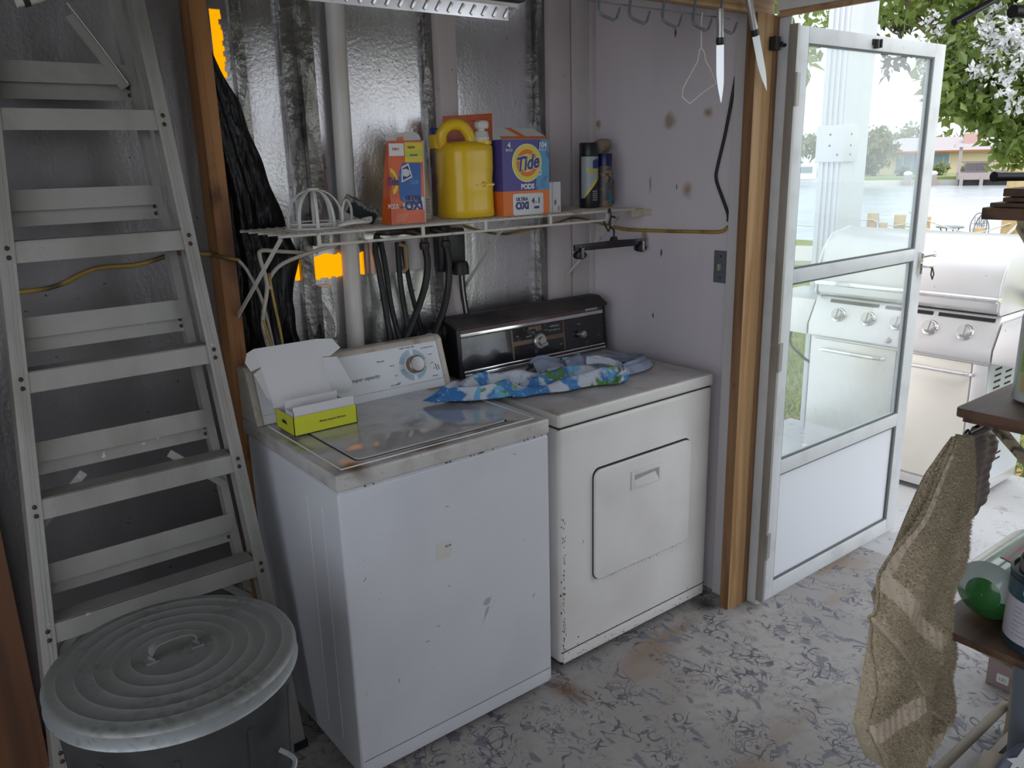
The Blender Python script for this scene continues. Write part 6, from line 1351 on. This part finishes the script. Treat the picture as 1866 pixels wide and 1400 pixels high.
for P, r in (([(9.4, .2, -.5), (9.3, .4, .8), (9.1, .7, 1.9), (8.8, 1.2, 2.6), (8.6, 1.7, 3.0)], .13), ([(8.6, 2.0, 2.35), (8.5, 2.35, 2.55), (8.35, 2.65, 2.75), (8.2, 2.9, 3.05), (8.2, 3.1, 3.5)], .055), ([(8.5, 2.45, 2.60), (8.3, 2.6, 2.72), (8.15, 2.68, 3.0), (8.1, 2.75, 3.5)], .05), ([(9.1, .7, 1.9), (8.8, 1.5, 2.15), (8.6, 2.0, 2.35)], .075)):
    P = smoothpath(P, 5); B().tube(P, [r*(1-.45*i/len(P)) for i in range(len(P))], 8).build('branch', m_bark, ct)
m_fl = mat('white_lilac_blossom', (.82, .81, .86), .7, transl=((.8, .8, .85), '', .3))
FBb = []; random.seed(11)
for q in range(52):
    FBb.append(((7.62+random.gauss(-.1, .15), 1.60+random.gauss(0, .28), 2.48+random.gauss(0, .20)), (.14, .13, .12), 40))
for q in range(22): FBb.append(((8.4+random.gauss(0, .4), 2.1+random.gauss(0, .5), 2.9+random.gauss(0, .35)), (.09, .09, .08), 24))
leafmesh('blossom', FBb, .055, m_fl, ct, 0)
lt = thing('drooping_tree', 'green tree with drooping leaf sprays left of the porch column, seen through the glass', 'tree', (6.4, 4.1, -.3))
leafmesh('foliage', [((6.3, 3.75, 2.75), (.9, .55, .75), 2300), ((5.2, 2.55, 2.25), (.40, .28, .35), 420), ((5.35, 2.6, 1.62), (.20, .10, .30), 60), ((6.0, 3.45, 1.75), (.5, .28, .40), 420)], .15, m_leaf, lt, .9)
P = smoothpath([(6.6, 4.3, -.3), (6.5, 4.2, 1.4), (6.3, 3.9, 2.6), (5.6, 3.0, 2.6), (5.3, 2.65, 2.1)], 5); B().tube(P, [.07*(1-.7*i/len(P)) for i in range(len(P))], 7).build('trunk', m_bark, lt)
leafmesh('hanging_leaves', [((8.6, 3.35, 2.95), (.42, .3, .22), 130), ((8.3, 3.1, 2.72), (.16, .12, .30), 60)], .11, mat('dark_leaf', (.10, .10, .07), .6), ct, .8)
B().tube(smoothpath([(9.2, 4.2, 4.3), (8.9, 3.8, 3.4), (8.6, 3.35, 2.98), (8.3, 3.05, 2.85)], 5), .012, 5).build('twig', m_bark, ct)
def fartree(a, d_, z, blobs, lab, size=.75, nm='far_tree'):
    p = fp(a, d_, z); t = thing(nm, lab, 'tree', tuple(p), 'trees on the far bank')
    leafmesh('foliage', [(tuple(Vector((p.x, p.y, p.z))+Vector(c)), r, n) for c, r, n in blobs], size, m_far, t, .2)
    b = B().tube([p, p+Z*blobs[0][0][2]], [.28, .16], 7); b.build('trunk', m_bark, t)
fartree(-.3, 6, -.95, [((0, 0, 2.9), (1.6, 2.3, 2.0), 1500), ((-.3, .5, 1.0), (1.3, 1.9, .8), 400)], 'round pale green tree left of the bungalow door, through the glass', .6)
fartree(-6, 26, -.95, [((0, 0, 3.6), (2, 5.5, 2.1), 1500)], 'wide hazy tree behind the far bank, right of the porch column')
fartree(4, 32, -.95, [((0, 0, 4.2), (2, 4, 1.9), 700)], 'hazy tree rising behind the bungalow roof at the door edge')
fartree(-13, 14, -.95, [((0, 0, 2.6), (2.5, 5, 2.6), 2200)], 'broad green tree on the far bank left of the porch column')
fartree(13, 34, -.95, [((0, 0, 3.6), (2, 5, 1.6), 700)], 'hazy tree behind the chimney of the bungalow')
def bush(a, d_, r, lab):
    p = fp(a, d_, -.95); t = thing('shrub', lab, 'shrub', tuple(p), 'shrubs before the bungalow'); leafmesh('foliage', [((p.x, p.y, p.z+r*.5), (r, r*1.1, r*.7), 330)], .42, m_far, t, .1)
bush(6.2, 5, 1.0, 'rounded shrub before the bungalow windows right of the door edge'); bush(2.6, 5, .7, 'low shrub on the far lawn below the bungalow door'); bush(8.6, 2.5, .8, 'shrub beside the far dock railing'); bush(-4.5, 4, .9, 'shrub on the far lawn near the moored boat')
